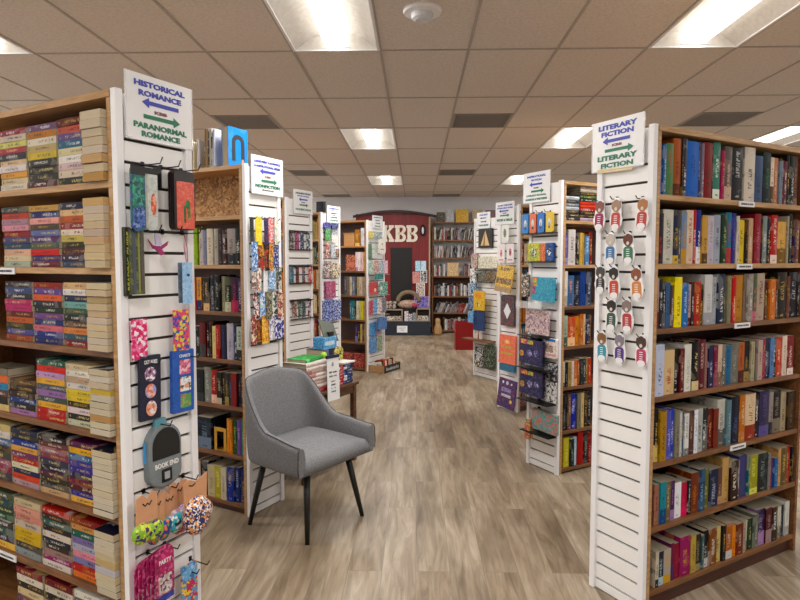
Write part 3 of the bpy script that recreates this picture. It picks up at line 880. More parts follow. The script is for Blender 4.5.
# the slivers of shelf seen past the neighbouring end panels
PAL = ['8a2430','d8c8a8','1c2c54','e0d8cc','3a5a40','c87a30','202024','7a8aa8','b0a070','5a3060','2a6a80','a04a30','c8c0b4','38383c']
for k, lo, hi in (('L3', 0.024, 0.16), ('L4', 0.024, 0.22), ('R3', 0.024, 0.17)):
    rows = []
    for tier in range(7):
        s, row = lo, []
        while s < hi:
            wd = rng.uniform(0.022, 0.042)
            row.append((int(s*1000), int(wd*1000), int(rng.uniform(0.19, 0.235)*1000), rng.choice(PAL), None)); s += wd + 0.001
        rows.append(row)
    upright_rows(k, rows)

# stacked romance paperbacks in the Historical Romance case
STK = [
 {'A': 'e0cfb0 dccbb0 d8c8a8 d8c4a4 e0d0b8 d8b078 e0cca8 c89850'.split(), 'B': '6a1a20 d06a58 6a5a98 1f6f90 d8cfa8 f0ece4 d8c0c0 d8c8b8 28301c'.split(), 'C': '7a5a80 c88a38 e8e0d0 c0ae80 d8c060 26241f 2c2a26 2c2a28 5a2420'.split(), 'D': 'a03040 d8c8b8 d8d888 b83848 2a2230 e0c8a8 e8e0e0 e0a860 d8c8a8 e0d8c8'.split()},
 {'A': 'd8b070 d8c4b0 dcc8a8 d8c098 d0b8a0 d8b080 dcc090 e0c898 d8c49c'.split(), 'B': '2c2c48 d8b890 c86a40 a03838 e8d8c8 c8b870 38341c 5a2830 402848 3a5070'.split(), 'C': 'c8a060 1c2c78 e8a8a0 5a4838 6a78b0 6a3a78 506a58 d84030 4a3480 7a2028'.split(), 'D': '303840 c85040 b08a98 d89aa8 a02028 4a4a80 1c4a68 e0b8a0 d8c8a8 b0b8a8'.split()},
 {'A': 'e0d0a8 d8c4a0 c0a878 d8c098 d8bc94 dcc8b0 e0c89c d8c4a0 d8c8b0 dcc8a8'.split(), 'B': 'd8b890 f0ece8 20345c 80b0a8 406050 2c2c28 6a4a50 d89060 3a5a70 a02020'.split(), 'C': 'a03020 6a50a0 e07050 28283c 203820 7a5090 243878 d87a88 24308a 1c3078'.split(), 'D': '3a3038 4a5888 302828 c03a70 c8407a 6a2020 c86a40 303820 5a5aa0 a04a28'.split()},
 {'A': '1a1830 e0d4c0 d8c4a8 d8b840 d8ccb8 d4c8a8 dcccb0 c89858 dcd0b0 dcd0b8'.split(), 'B': 'd0c0a0 e8e4d8 c0a890 d8d4d0 d8c060 d8c060 201c18 e0d0d0 2c2428 c8c8b0'.split(), 'C': '1f6050 e04a28 c0a0c8 e0b060 5a6070 a07ab0 506058 e0b060 c02030 c02030'.split(), 'D': '5a4038 2c2420 38181c 20408a 201c18 b888b8'.split(), 'E': '8a8070 e07850 3a90c0 6a4838 28201c e0c890'.split()},
 {'A': '1a1830 e0d4b8 dcd0b0 e0d4bc dcd0b8 e0d4b8 dcccac e0d4bc dcd0b8 e0d4bc'.split(), 'B': '602050 e0b050 1f6aa0 4840a0 3030a0 202858 802440 5a1c28 1c38b0 e8b870'.split(), 'C': '1a1018 7a4440 985060 904860 3a3c58 20202c 5a2848 3a3420 28304a c8a888'.split(), 'D': '28304c 3a3830 1c40a0 d8a868 7a3a68 c02828 e0dcc0 1c2c60 d85840 b8a0a8'.split(), 'E': 'c8b888 d8d0c8 5878a0 3a3028 505048 a05070 902848 484858'.split()},
 {'A': '1a1830 dcd0b4 e0d0b4 d8c49c d4b478 ccc8d0 dccca8 dcd0b0 d8ccb0'.split(), 'B': '902020 d8a068 1c6a60 8a7ab0 b8b8c8 e090a0 8a88b8 c02828 e8885a'.split(), 'C': 'c04020 302028 3a6860 281c20 d8ccc0 182038 40302c a88a80 a03070 d8d0c8'.split(), 'D': 'c8b898 d8a090 d8988a c8b8a8 d0b020 d0b030 38404a 98a0a0'.split(), 'E': '586048 105058 1c4838 1c5838 403830 3a6058 302848 e8c070'.split()},
 {'A': 'dcd0b4 e0d4b8 dcd0b4 d8ccb0 dcd0b4 e0d4b8 dcd0b4 dcd0b4'.split(), 'B': 'e8e4d8 2a2428 c8c0b0 8a3038 d8c8a8 3a3040 b0a890 d8d0c0'.split(), 'C': '782028 d8d0c0 201c20 c8b898 b0483c d8ccb8 302c34 e0d8c8'.split(), 'D': '8a2c38 e0d8c8 28242c d8c4a0 6a4868 c8c0b0 3a3038 d0c4a8'.split()}]
COLS = {'A': (0.022, 0.127), 'B': (0.135, 0.308), 'C': (0.316, 0.489), 'D': (0.499, 0.672), 'E': (0.682, 0.855)}
COLW = {'A': 'page-edge stack', 'B': 'first spine stack', 'C': 'second spine stack', 'D': 'third spine stack', 'E': 'fourth spine stack'}
cs = K['L1']
for tier, d in enumerate(STK):
    zb = stop('L1', 6-tier) + 0.0002
    for key, cols in d.items():
        n = len(cols)
        s0, s1 = COLS[key]
        room = 0.232 if key != 'A' else 0.236
        full = not (key in 'D' and tier == 3)
        th0 = room/ max(n, 8 if full else 10)
        th = [th0*rng.uniform(0.93, 1.0) for _ in cols]
        z = zb
        for i in range(n-1, -1, -1):
            c = cols[i]
            t_ = th[i]
            lb_i = ORD[n-1-i]
            jx, jy = rng.uniform(-0.002, 0.002), rng.uniform(0, 0.007)
            if key != 'A':
                hgt = (s1-s0) - abs(jx)*1.5
                # lying down, spine to the viewer: thickness -> up, height -> along the shelf
                R = Matrix(((0,0,1,0),(0,1,0,0),(-1,0,0,0),(0,0,0,1)))
                xl = -(s1) + 0.001 + max(0, jx)
                M = cs.M @ Matrix.Translation((xl, 0.012+jy, z+t_)) @ R
                bk_ = book('paperback_book', M, t_-0.0006, hgt, 0.105, c, None,
                     '%s paperback, %s from the bottom in the %s, %s' % (cword(c), lb_i, COLW[key], TIER[tier]),
                     'romance paperbacks stacked on the %s' % TIER[tier], hard=False)
            else:
                R = Matrix(((0,1,0,0),(0,0,-1,0),(-1,0,0,0),(0,0,0,1)))
                hgt = 0.17
                M = cs.M @ Matrix.Translation((-s1+jx, -0.022+jy+hgt, z+t_)) @ R
                pgc = c if c[0] in 'cdeb' or c == 'a8a4a0' else 'd8c8a4'
                cv = rng.choice(['d0c4ac','c8b898','b8b0a8','303038','d8ccb4','8a3040','c0b090']) if c != '1a1830' else '1a1830'
                bk_ = book('paperback_book', M, t_-0.0006, hgt, 0.105, cv, None,
                     '%s-paged paperback, page edges out, %s from the bottom, %s' % (cword(pgc), lb_i, TIER[tier]),
                     'page-edge stack on the %s' % TIER[tier], hard=False, pages=pgc)
            z += t_

# lying books and extras in the Inspirational Fiction top bay
cs = K['R2']
def lying(cs, s0, s1, z, th, c, a, label, grp, name='hardcover_book', y=0.02, d=0.15):
    R = Matrix(((0,0,1,0),(0,1,0,0),(-1,0,0,0),(0,0,0,1)))
    xa = s0 if cs.side > 0 else -s1
    return book(name, cs.M @ Matrix.Translation((xa, y, z+th)) @ R, th-0.0008, s1-s0, d, c, a, label, grp)
z = stop('R2', 6)+0.0002
for i, c in enumerate(['3a343c','2c2830','30343c','b8bcc0','5a6a80','3a4450','c0c8d0']):
    lying(cs, 0.03, 0.165, z, 0.024, c, None, '%s book lying %s from the bottom, stack beside the white post' % (cword(c), ORD[i]), 'short lying stack in the Inspirational Fiction top bay'); z += 0.024
z = stop('R2', 6)+0.0002
for i, c in enumerate(['b0a0b0','3a3438','28221e','a83024','d05030','c84830','2c3828','385838','302c24','c8bcb0','d8ccc0']):
    lying(cs, 0.175, 0.36, z, 0.0225, c, None, '%s book lying %s from the bottom of the taller top-bay stack' % (cword(c), ORD[i]), 'tall lying stack in the Inspirational Fiction top bay'); z += 0.0225

# bookend and face-out book in the case behind the grey chair
cs = K['L2']
z = stop('L2', 1)+0.0002
t = thing('bookend', 'yellow metal bookend with a rectangular opening', 'bookend', cs.shelf(0.285, 0.03, z))
be = MB()
be.box(0, 0, 0, 0.10, 0.12, 0.002)
part('base', be, simple('yellow_enamel', 'c8982c', 0.4), t)
arch = MB()
for a, b, c_, d in ((0, 0, 0.022, 0.14), (0.078, 0, 0.10, 0.14), (0.022, 0.115, 0.078, 0.14)):
    arch.box(a, 0.0, b+0.002, c_, 0.003, d)
part('upright', arch, bpy.data.materials['yellow_enamel'], t, bevel=0.001)

# books standing on top of the case behind the grey chair
TOPB = [(0.62,0.018,0.19,'b8a880','e0d0a8'),(0.585,0.016,0.15,'d8c8a0','d8c8a0'),(0.44,0.022,0.17,'e0d4b4','e0d4b4'),(0.385,0.014,0.18,'d8d8dc','e8e8e8'),
        (0.33,0.03,0.235,'8a6a3c','b89868'),(0.29,0.026,0.235,'2c3a40','e0d8c0'),(0.262,0.014,0.23,'d0d4dc','e8e8e8'),(0.185,0.055,0.235,'3a86d8','dccdb0')]
for i, (s, wd, h, c, pc) in enumerate(TOPB):
    last = i == len(TOPB)-1
    R = Matrix.Translation((-s+wd if not last else -s+wd, 0.03+0.17, CH+0.0015)) @ Matrix.Rotation(PI, 4, 'Z')
    Mx = cs.M @ R
    if not last and i % 2 == 0: Mx = Mx @ Matrix.Rotation(-0.05, 4, 'Y')
    o = book('hardcover_book', Mx, wd, h, 0.165, c, 'e8e8e8' if not last else '222830',
             ('large blue-covered book with a dark arch design on its front' if last else
              '%s book standing fore-edge out on the bookcase top, %s toward the blue one' % (cword(c), ORD[i])), 'books standing on top of the chipboard-bay bookcase', pages=pc, block=0.0)
    if last:
        o['accent'] = [float(x) for x in lin('3a86d8')]
        # dark arch and orange dot on the cover facing the aisle (local -X side is viewer's right)
        arch = []
        for q in range(13):
            a = PI*q/12
            arch.append((0.052*math.cos(a), 0.13+0.045*math.sin(a)))
        arch += [(-0.052, 0.02), (-0.024, 0.02)] + [(-0.024*math.cos(PI*q/8), 0.13+0.02*math.sin(PI*q/8)) for q in range(9)] + [(0.024, 0.02), (0.052, 0.02)]
        am = MB().prism(arch, -0.0006, 0.0006)
        part('cover_arch', am, simple('dark_print', '20262c', 0.5), o, M=Matrix.Translation((-0.0008, 0.085, 0.02)) @ Matrix.Rotation(PI/2, 4, 'Z'), label='dark arch printed on the cover')
        part('cover_dot', MB().prism(ellipse(0, 0, 0.009, 0.012), -0.0008, 0.0008), simple('salmon_print', 'e08868', 0.5), o, M=Matrix.Translation((-0.0012, 0.05, 0.045)) @ Matrix.Rotation(PI/2, 4, 'Z'))
o = book('hardcover_book', K['L4'].shelf(0.06, 0.02, CH+0.002), 0.10, 0.12, 0.05, '20242c', '404450', 'small dark book standing beside the distant sign above the blue cards', 'books standing on bookcase tops')

# ------------------------------------------------------------------ signs on the end panels
def arrow(parent, x, z, L, right, mat, th=0.008):
    s = 1 if right else -1
    pts = [(-L/2, -th/2), (L/2-0.028, -th/2), (L/2-0.028, -th*1.25), (L/2, 0), (L/2-0.028, th*1.25), (L/2-0.028, th/2), (-L/2, th/2)]
    pts = [(s*a, b) for a, b in pts]
    return part('arrow', MB().prism(pts, -0.0005, 0.0005), mat, parent, M=Matrix.Translation((x, -0.0012, z)))
def sign(k, u0, z0, w_, h, lines, label, tilt=0.0, n=''):
    cs = K[k]
    M = cs.end(u0, z0, 0.034, w_) @ Matrix.Translation((w_/2, 0, 0)) @ Matrix.Rotation(tilt, 4, 'Y')
    t = thing('aisle_sign', label, 'sign', M, 'paper signs above the end panels')
    part('paper_sheet', MB().box(-w_/2, 0, 0, w_/2, 0.0012, h), M_PAPER, t)
    sl = MB()
    for a in (-1, 1):
        sl.box(a*(w_/2)-0.003, -0.0008, 0, a*(w_/2)+0.003, 0.002, h)
    sl.box(-w_/2, -0.0008, -0.003, w_/2, 0.002, 0.003)
    part('clear_sleeve', sl, M_CLEAR, t)
    for ln in lines:
        kind = ln[0]
        if kind == 't':
            _, body, z, width, height, mat = ln
            lettering(t, body, 0, z*h, width*w_, height*h, mat, bold=0.045)
        else:
            arrow(t, ln[2]*w_, ln[1]*h, ln[3]*w_, kind == 'r', ln[4], th=0.062*h)
    return t
B_, G_, R_, Y_ = M_BLUEINK, M_GREENINK, M_REDINK, M_GREYINK
sign('L1', 0.035, 1.905, 0.275, 0.216, [('t','HISTORICAL',0.86,0.76,0.09,B_),('t','ROMANCE',0.72,0.64,0.09,B_),('l',0.585,0.0,0.55,B_),('t','KBB',0.46,0.19,0.05,R_),
      ('r',0.37,0.02,0.55,G_),('t','PARANORMAL',0.225,0.8,0.09,G_),('t','ROMANCE',0.10,0.58,0.09,G_)], 'paper sign reading Historical Romance and Paranormal Romance')
sign('R1', 0.045, 1.895, 0.275, 0.216, [('t','LITERARY',0.86,0.74,0.10,B_),('t','FICTION',0.725,0.62,0.10,B_),('l',0.585,-0.02,0.53,B_),('t','KBB',0.49,0.19,0.05,R_),
      ('r',0.395,0.04,0.55,G_),('t','LITERARY',0.25,0.76,0.10,G_),('t','FICTION',0.10,0.62,0.10,G_)], 'paper sign reading Literary Fiction twice, yellowed tape under it')
sign('L2', 0.05, 1.893, 0.275, 0.222, [('t','LARGE PRINT & ROMANCE',0.85,0.84,0.06,B_),('t','& INSPIRATIONAL SERIES',0.73,0.84,0.06,B_),('l',0.60,0.0,0.5,B_),('t','KBB',0.47,0.19,0.05,R_),
      ('r',0.36,0.05,0.5,G_),('t','NONFICTION',0.22,0.78,0.09,G_),('t','(Reference)',0.12,0.36,0.04,Y_)], 'paper sign reading Large Print, Inspirational Series and Nonfiction')
sign('L3', 0.09, 1.922, 0.275, 0.21, [('t','NONFICTION',0.85,0.76,0.08,Y_),('t','(Self-Help)',0.74,0.6,0.06,B_),('l',0.60,0.0,0.45,B_),('t','KBB',0.48,0.19,0.05,R_),
      ('r',0.37,0.03,0.45,G_),('t','NONFICTION',0.18,0.78,0.09,G_)], 'small paper sign above the rows of ribbon bookmarks')
sign('L4', 0.11, 1.945, 0.26, 0.19, [('t','NONFICTION',0.85,0.76,0.09,B_),('t','(History)',0.72,0.5,0.06,Y_),('l',0.56,0.0,0.45,Y_),('t','KBB',0.44,0.19,0.05,R_),
      ('r',0.32,0.03,0.45,Y_),('t','CRAFTS',0.14,0.6,0.1,G_)], 'small paper sign above the purple and green merchandise')
sign('L5', 0.117, 1.952, 0.27, 0.172, [('t','NONFICTION',0.85,0.76,0.1,B_),('l',0.62,0.0,0.45,Y_),('r',0.4,0.03,0.45,Y_),('t','TRAVEL',0.16,0.6,0.1,G_)], 'small paper sign on the bookcase nearest the KBB wall')
sign('R2', 0.108, 1.922, 0.275, 0.216, [('t','INSPIRATIONAL',0.86,0.7,0.07,B_),('t','FICTION',0.74,0.38,0.07,B_),('l',0.60,-0.02,0.48,B_),('t','KBB',0.48,0.19,0.05,R_),
      ('r',0.37,0.05,0.48,G_),('t','LITERARY FICTION,',0.23,0.74,0.07,G_),('t','HORROR & WESTERNS',0.11,0.8,0.07,G_)], 'paper sign reading Inspirational Fiction, above the four puffy cards')
sign('R3', 0.065, 1.87, 0.29, 0.225, [('t','CLASSIC LITERATURE',0.85,0.78,0.07,B_),('t','& YOUNG ADULT FICTION',0.73,0.84,0.07,B_),('l',0.6,-0.05,0.5,B_),('t','KBB',0.5,0.2,0.05,Y_),
      ('r',0.4,0.0,0.5,G_),('t','MYSTERY & THRILLER',0.2,0.84,0.11,G_)], 'paper sign above the white leaf card and yellow magazine')
sign('R4', 0.17, 1.92, 0.275, 0.205, [('t','CHILDREN',0.84,0.6,0.1,B_),('l',0.64,-0.02,0.45,Y_),('r',0.42,0.02,0.45,Y_),('t','YOUNG READERS',0.2,0.76,0.11,G_)], 'paper sign above the dark picture of a golden triangle')
# yellowed tape beneath the Literary Fiction sign
o = part('tape_strip', MB().box(-0.19, 0, 0, 0.0, 0.0008, 0.016), simple('yellow_tape', 'd6c48e', 0.4), None, M=K['R1'].end(0.10, 1.883, 0.0345, 0.0) @ Matrix.Rotation(0.03, 4, 'Y'))
tag(o, 'strip of yellowed tape below the Literary Fiction sign', 'tape')

# ------------------------------------------------------------------ merchandise on the end panels
def hook(k, u, z, L=0.11, up=0.018, droop=0.0):
    cs = K[k]
    sgn = 1
    x = u if cs.side < 0 else -u
    m = MB().tube([(x, -0.008, z), (x, -L*0.5, z-droop), (x, -L+0.012, z-droop*1.2), (x, -L, z+up-droop)], 0.0022, 6)
    m.box(x-0.006, -0.0195, z-0.006, x+0.006, -0.022, z+0.012)
    return part('display_hook', m, M_WIRE, cs.endo)
GRPN = {}
def card(k, u, wd, z, h, off, cols, name, label, cat, grp=None, th=0.004, mat=None, r=0.006, tilt=0.0, lean=0.0, tabs=None, body=None, textmat=None, stack=1):
    """a flat packed item standing off an end panel; z is its lower edge"""
    cs = K[k]
    M = cs.end(u, z, off, wd) @ Matrix.Translation((wd/2, 0, h)) @ Matrix.Rotation(tilt, 4, 'Y') @ Matrix.Rotation(lean, 4, 'X') @ Matrix.Translation((-wd/2, 0, -h))
    t = thing(name, label, cat, M, grp)
    r = min(r, wd*0.45, h*0.45)
    for i in range(stack):
        p = part('card' if cat != 'book' else 'cover', MB().prism(roundrect(wd, h, r), i*(th+0.004), th + i*(th+0.004)), mat or M_PRINT, t, bevel=0.0008)
        tones(p, cols[0], cols[1 % len(cols)], cols[2 % len(cols)], rng.uniform(0, 50))
    if tabs:
        for (nm, fx, fz, fw, fh, c1, c2, c3, shp) in tabs:
            pts = roundrect(fw*wd, fh*h, 0.08*min(fw*wd, fh*h), 3, fx*wd, fz*h) if shp == 'r' else ellipse((fx+fw/2)*wd, (fz+fh/2)*h, fw*wd/2, fh*h/2)
            q = part(nm, MB().prism(pts, -0.0012, 0.0005), M_PRINT if c2 else M_TONE, t)
            tones(q, c1, c2 or c1, c3 or c1, rng.uniform(0, 50))
    if body:
        for (tx, fx, fz, fw, fh, mt) in body:
            lettering(t, tx, fx*wd, fz*h, fw*wd, fh*h, mt, y=-0.0018, bold=0.02)
    return t
M_WTXT = simple('white_lettering', 'f0f0f0', 0.5)
M_KTXT = simple('black_lettering', '18181a', 0.5)
M_YTXT = simple('yellow_green_lettering', 'c8cc50', 0.5)

# Historical Romance end panel -------------------------------------------------
for u, z in ((0.10, 1.822), (0.175, 1.822), (0.262, 1.822), (0.09, 1.60), (0.175, 1.60), (0.262, 1.60), (0.09, 1.155), (0.13, 0.935), (0.07, 0.71), (0.15, 0.71), (0.24, 0.71), (0.08, 0.49), (0.15, 0.49), (0.235, 0.36), (0.262, 1.155)):
    hook('L1', u, z, L=0.12 if z > 1.5 else 0.10, up=0.02)
hook('L1', 0.265, 0.385, L=0.12)
card('L1', 0.048, 0.055, 1.60, 0.212, 0.075, ['1c6a64','3a5a98','181c20'], 'bookmark_pack', 'black-topped bookmark pack with teal and blue picture', 'bookmark', None, th=0.006, r=0.02,
     tabs=[('black_top',0.0,0.86,1.0,0.14,'141416',None,None,'r'),('picture',0.1,0.4,0.8,0.42,'1f7a6c','145048','3aa088','r'),('picture',0.1,0.05,0.8,0.3,'4a6ab0','203878','8098d0','r')])
card('L1', 0.10, 0.052, 1.605, 0.208, 0.055, ['b8c0bc','c8cfcc','d0d0c8'], 'bookmark_pack', 'clear-fronted bookmark pack with an orange figure', 'bookmark', None, th=0.006, r=0.02,
     tabs=[('black_top',0.0,0.9,1.0,0.10,'141416',None,None,'r'),('orange_figure',0.45,0.25,0.4,0.35,'e0603c','c84830','f0a080','e')])
card('L1', 0.14, 0.03, 1.753, 0.07, 0.03, ['17181a','222428','101012'], 'hanging_tag', 'small black tag hanging between two bookmark packs', 'tag', r=0.004)
card('L1', 0.221, 0.092, 1.613, 0.205, 0.075, ['201214','180c10','2a1416'], 'bookmark_pack', 'black pack with coral card and green cactus picture', 'bookmark', None, th=0.005, r=0.016, stack=4,
     tabs=[('coral_card',0.1,0.02,0.84,0.80,'e0604c','d85440','e87860','r'),('cactus',0.5,0.36,0.22,0.16,'28a060','1a7a48','40c080','e'),('cactus',0.6,0.20,0.14,0.24,'58b040','3a8a30','80c860','r'),('cactus',0.42,0.12,0.1,0.3,'3a9050','2a7040','58b060','r')])
card('L1', 0.019, 0.022, 1.385, 0.225, 0.045, ['2a2c1e','24261a','34361e'], 'booklet', 'narrow dark booklet with yellow-green vertical lettering', 'booklet', 'dark reading booklets on one hook', th=0.03, r=0.002)
lettering(bpy.data.objects['booklet'], 'READING GUIDE', 0.011, 0.115, 0.19, 0.011, M_YTXT, y=-0.001, tilt=-PI/2)
card('L1', 0.042, 0.05, 1.39, 0.215, 0.06, ['4a5038','6a7040','383c44'], 'booklet', 'dark striped booklet beside the yellow-lettered one', 'booklet', 'dark reading booklets on one hook', th=0.02, r=0.002,
     tabs=[('stripe',0.12,0.03,0.2,0.94,'4c5468',None,None,'r'),('stripe',0.5,0.03,0.14,0.94,'8a9040',None,None,'r'),('stripe',0.72,0.03,0.16,0.94,'5a5050',None,None,'r')])
# pink paper aeroplane toy
t = thing('toy_dragonfly', 'magenta winged toy hanging above blank slats', 'toy', K['L1'].end(0.108, 1.525, 0.07, 0.085))
part('body', MB().prism([(0.0,0.05),(0.02,0.03),(0.05,0.025),(0.085,0.045),(0.078,0.03),(0.05,0.012),(0.02,0.018)], 0, 0.006), simple('magenta_plastic','a0206c',0.4), t, bevel=0.001)
part('wing', MB().prism([(0.02,0.025),(0.045,0.028),(0.065,0.0),(0.05,-0.004)], -0.003, 0.004), bpy.data.materials['magenta_plastic'], t)
part('wing', MB().prism([(0.03,0.03),(0.055,0.03),(0.045,0.062),(0.028,0.07)], -0.003, 0.004), simple('pale_lilac_card','c0bcd8',0.4), t, label='pale lilac wing')
card('L1', 0.232, 0.02, 1.35, 0.144, 0.05, ['6a7480','5a6470','7a8490'], 'bookmark', 'slim slate bookmark behind the sky-blue one', 'bookmark', r=0.002)
t = card('L1', 0.25, 0.043, 1.345, 0.148, 0.07, ['9cc8f0','aed4f4','88b8e8'], 'bookmark', 'sky-blue bookmark hanging on a pink ribbon', 'bookmark', r=0.002,
     tabs=[('bird_mark',0.4,0.66,0.3,0.07,'2a4060',None,None,'e')])
part('ribbon', MB().tube([(0.018,0.001,0.148),(0.008,0.0,0.20),(0.010,0.0,0.245),(0.022,0.0,0.2),(0.024,0.001,0.148)], 0.0018, 5), simple('pink_ribbon','c86a80',0.7), t)
card('L1', 0.035, 0.06, 1.17, 0.135, 0.045, ['d8186c','f078a8','f8e8f0'], 'sticker_card', 'hot pink card with white heart specks', 'card', mat=M_PRINTV, r=0.003)
card('L1', 0.204, 0.07, 1.175, 0.15, 0.05, ['e0486c','3a4ab0','e0d040'], 'sticker_card', 'multicoloured floral sticker card above the blue one', 'card', mat=M_PRINTV, r=0.003)
card('L1', 0.062, 0.085, 0.955, 0.222, 0.045, ['141834','181c3c','10142c'], 'magnet_set', 'navy hanging pack with three pink cartoon magnets', 'magnet pack', th=0.012, r=0.004, tilt=0.02,
     body=[('CAT LADIES',0.5,0.90,0.62,0.06,M_WTXT)],
     tabs=[('magnet',0.22,0.60,0.55,0.22,'b07aa0','f0f0f4','40304c','e'),('magnet',0.24,0.34,0.52,0.22,'e07a68','9aa0d8','f0c0b0','e'),('magnet',0.28,0.06,0.5,0.24,'f0a888','e8e8f0','d87a60','e')])
card('L1', 0.196, 0.098, 0.952, 0.225, 0.05, ['1c56b4','1a50a8','2060c0'], 'magnet_set', 'bright blue hanging pack with three framed pictures', 'magnet pack', th=0.014, r=0.004, tilt=0.02,
     body=[('CHARTS',0.55,0.905,0.5,0.05,M_WTXT)],
     tabs=[('picture_magnet',0.32,0.61,0.5,0.23,'d86a8a','f0c0cc','a84868','r'),('picture_magnet',0.34,0.335,0.5,0.23,'e8ecf0','e0a080','2a5a40','r'),('picture_magnet',0.36,0.07,0.48,0.22,'5a9a50','8ab068','a08050','r')])
# grey zip case
t = thing('reading_light_case', 'grey oval case with black window reading Book End', 'case', K['L1'].end(0.089, 0.70, 0.05, 0.154))
def capsule(w_, h, n=10):
    r = w_/2; b = r*0.7
    pts = [(r+r*math.cos(a), h-r+r*math.sin(a)) for a in [PI*i/n for i in range(n+1)]]
    pts += [(r-r*math.cos(a), b-b*math.sin(a)) for a in [PI*i/n for i in range(n+1)]]
    return pts
cp = capsule(0.14, 0.225)
part('shell', MB().prism(cp, 0.0, 0.035), simple('grey_neoprene','7a8488',0.6), t, bevel=0.006)
part('blue_side', MB().tube([(0.0,0.02,0.17),(-0.001,0.02,0.14),(0.0,0.02,0.10)], 0.006, 6), simple('blue_trim','3a98d8',0.4), t)
part('window', MB().prism([p for p in [(0.072+0.058*math.cos(a), 0.15+0.062*math.sin(a)) for a in [PI*i/12 for i in range(13)]]] + [(0.014,0.105),(0.130,0.105)], -0.001, 0.001), M_BLACK, t)
lettering(t, 'BOOK END', 0.072, 0.082, 0.10, 0.018, M_WTXT, y=-0.002, bold=0.03)
part('tag', MB().box(0.05,-0.0025,0.02,0.092,0.0,0.066), M_BLACK, t, label='black square tag')
part('tag_print', MB().box(0.06,-0.0035,0.03,0.082,-0.0024,0.056), simple('grey_print','a8b0b4',0.5), t)
part('hanger', MB().box(0.035,0.008,0.215,0.08,0.02,0.245), simple('teal_print','5a9aa8',0.5), t)
# kraft cards carrying fabric headbands
M_KRAFT = simple('kraft_card', 'd09a72', 0.8, var=0.05)
HB = [(0.035,0.085,0.545,0.125,['8ab830','3a2a68','d8e040'],'striped lime and purple headband on a kraft card'),
      (0.085,0.065,0.525,0.13,['243c98','60a840','e0703c'],'blue and green headband on a kraft card'),
      (0.13,0.075,0.535,0.12,['38b0c0','e8f0f0','1c3848'],'turquoise patterned headband on a kraft card'),
      (0.165,0.085,0.560,0.115,['d8a8c8','f0e8f4','9aa0d0'],'pale pink and white headband on a kraft card'),
      (0.195,0.075,0.515,0.10,['d06060','f0c8c0','903048'],'coral patterned headband on a kraft card')]
for i, (u, wd, z, h, cc, lb) in enumerate(HB):
    off = 0.10 - i*0.012
    t = thing('headband', lb, 'headband', K['L1'].end(u, z, off, wd), 'fabric headbands on kraft cards')
    part('kraft_card', MB().prism([(0,0.055),(wd,0.055),(wd*0.98,h+0.02),(wd*0.7,h+0.028),(wd*0.5,h+0.01),(wd*0.3,h+0.028),(0.02*wd,h+0.02)], 0.0, 0.003), M_KRAFT, t)
    part('card_mark', MB().tube([(wd*0.3,-0.001,h-0.002),(wd*0.42,-0.001,h-0.012),(wd*0.5,-0.001,h-0.004),(wd*0.6,-0.001,h-0.012),(wd*0.72,-0.001,h)], 0.0022, 5), M_KTXT, t)
    m = MB()
    for s in (-1, 1):
        m.ball((wd*(0.5+0.2*s), 0.0, 0.03+0.012*s), wd*0.42, 0.018, 0.036, 12, 8, Matrix.Rotation(0.35*s, 4, 'Y'))
    q = part('fabric_band', m, M_PRINTV, t, smooth=True); tones(q, *cc, seed=i*3.7)
t = thing('headband', 'navy confetti-patterned knotted headband on the largest kraft card', 'headband', K['L1'].end(0.221, 0.47, 0.13, 0.13), 'fabric headbands on kraft cards')
part('kraft_card', MB().prism([(0.01,0.12),(0.11,0.12),(0.115,0.215),(0.09,0.205),(0.062,0.196),(0.03,0.21),(0.005,0.2)], 0.0, 0.003), M_KRAFT, t)
part('card_mark', MB().tube([(0.03,-0.001,0.19),(0.045,-0.001,0.184),(0.058,-0.001,0.19)], 0.0025, 5), M_KTXT, t)
m = MB()
m.ball((0.058, -0.006, 0.075), 0.06, 0.032, 0.07, 16, 12)
m.ball((0.035, -0.014, 0.10), 0.035, 0.028, 0.03, 12, 8); m.ball((0.085, -0.014, 0.09), 0.033, 0.026, 0.036, 12, 8); m.ball((0.05, -0.02, 0.05), 0.036, 0.022, 0.034, 12, 8)
q = part('fabric_band', m, print_mat('confetti_fabric', True, 75), t, smooth=True); tones(q, '18246a', 'e8a050', 'e8e4e8', 4.4)
# pink round-topped packs
for i in range(6):
    t = card('L1', 0.018+0.017*i, 0.078, 0.285+0.002*i, 0.19, 0.06+0.012*i, ['b01c64','8c1850','d86a98'], 'hair_clip_pack', 'round-topped magenta pack, %s in the row below the headbands' % ORD[i], 'pack', 'round-topped magenta packs', th=0.002, r=0.036, stack=1,
         tabs=[('round_label',0.12,0.52,0.76,0.38,'b81c68','a01858','e0408c','e'),('clips',0.15,0.12,0.7,0.34,'c0a8a4','d8d0d0','6a3a60','r'),('lower_band',0.05,0.0,0.9,0.1,'2c3a98','24308a','4a58b8','r')])
    if i == 5: lettering(t, 'PARTY', 0.039, 0.135, 0.05, 0.015, M_WTXT, y=-0.003)
card('L1', 0.212, 0.075, 0.21, 0.165, 0.06, ['5a9ad0','c02a58','e8c838'], 'pencil_pack', 'blue, red and yellow pack on the lowest hook', 'pack', r=0.004, tabs=[('blue_top',0.05,0.62,0.9,0.35,'6aaee0','3a78b8','a8d0f0','r')])

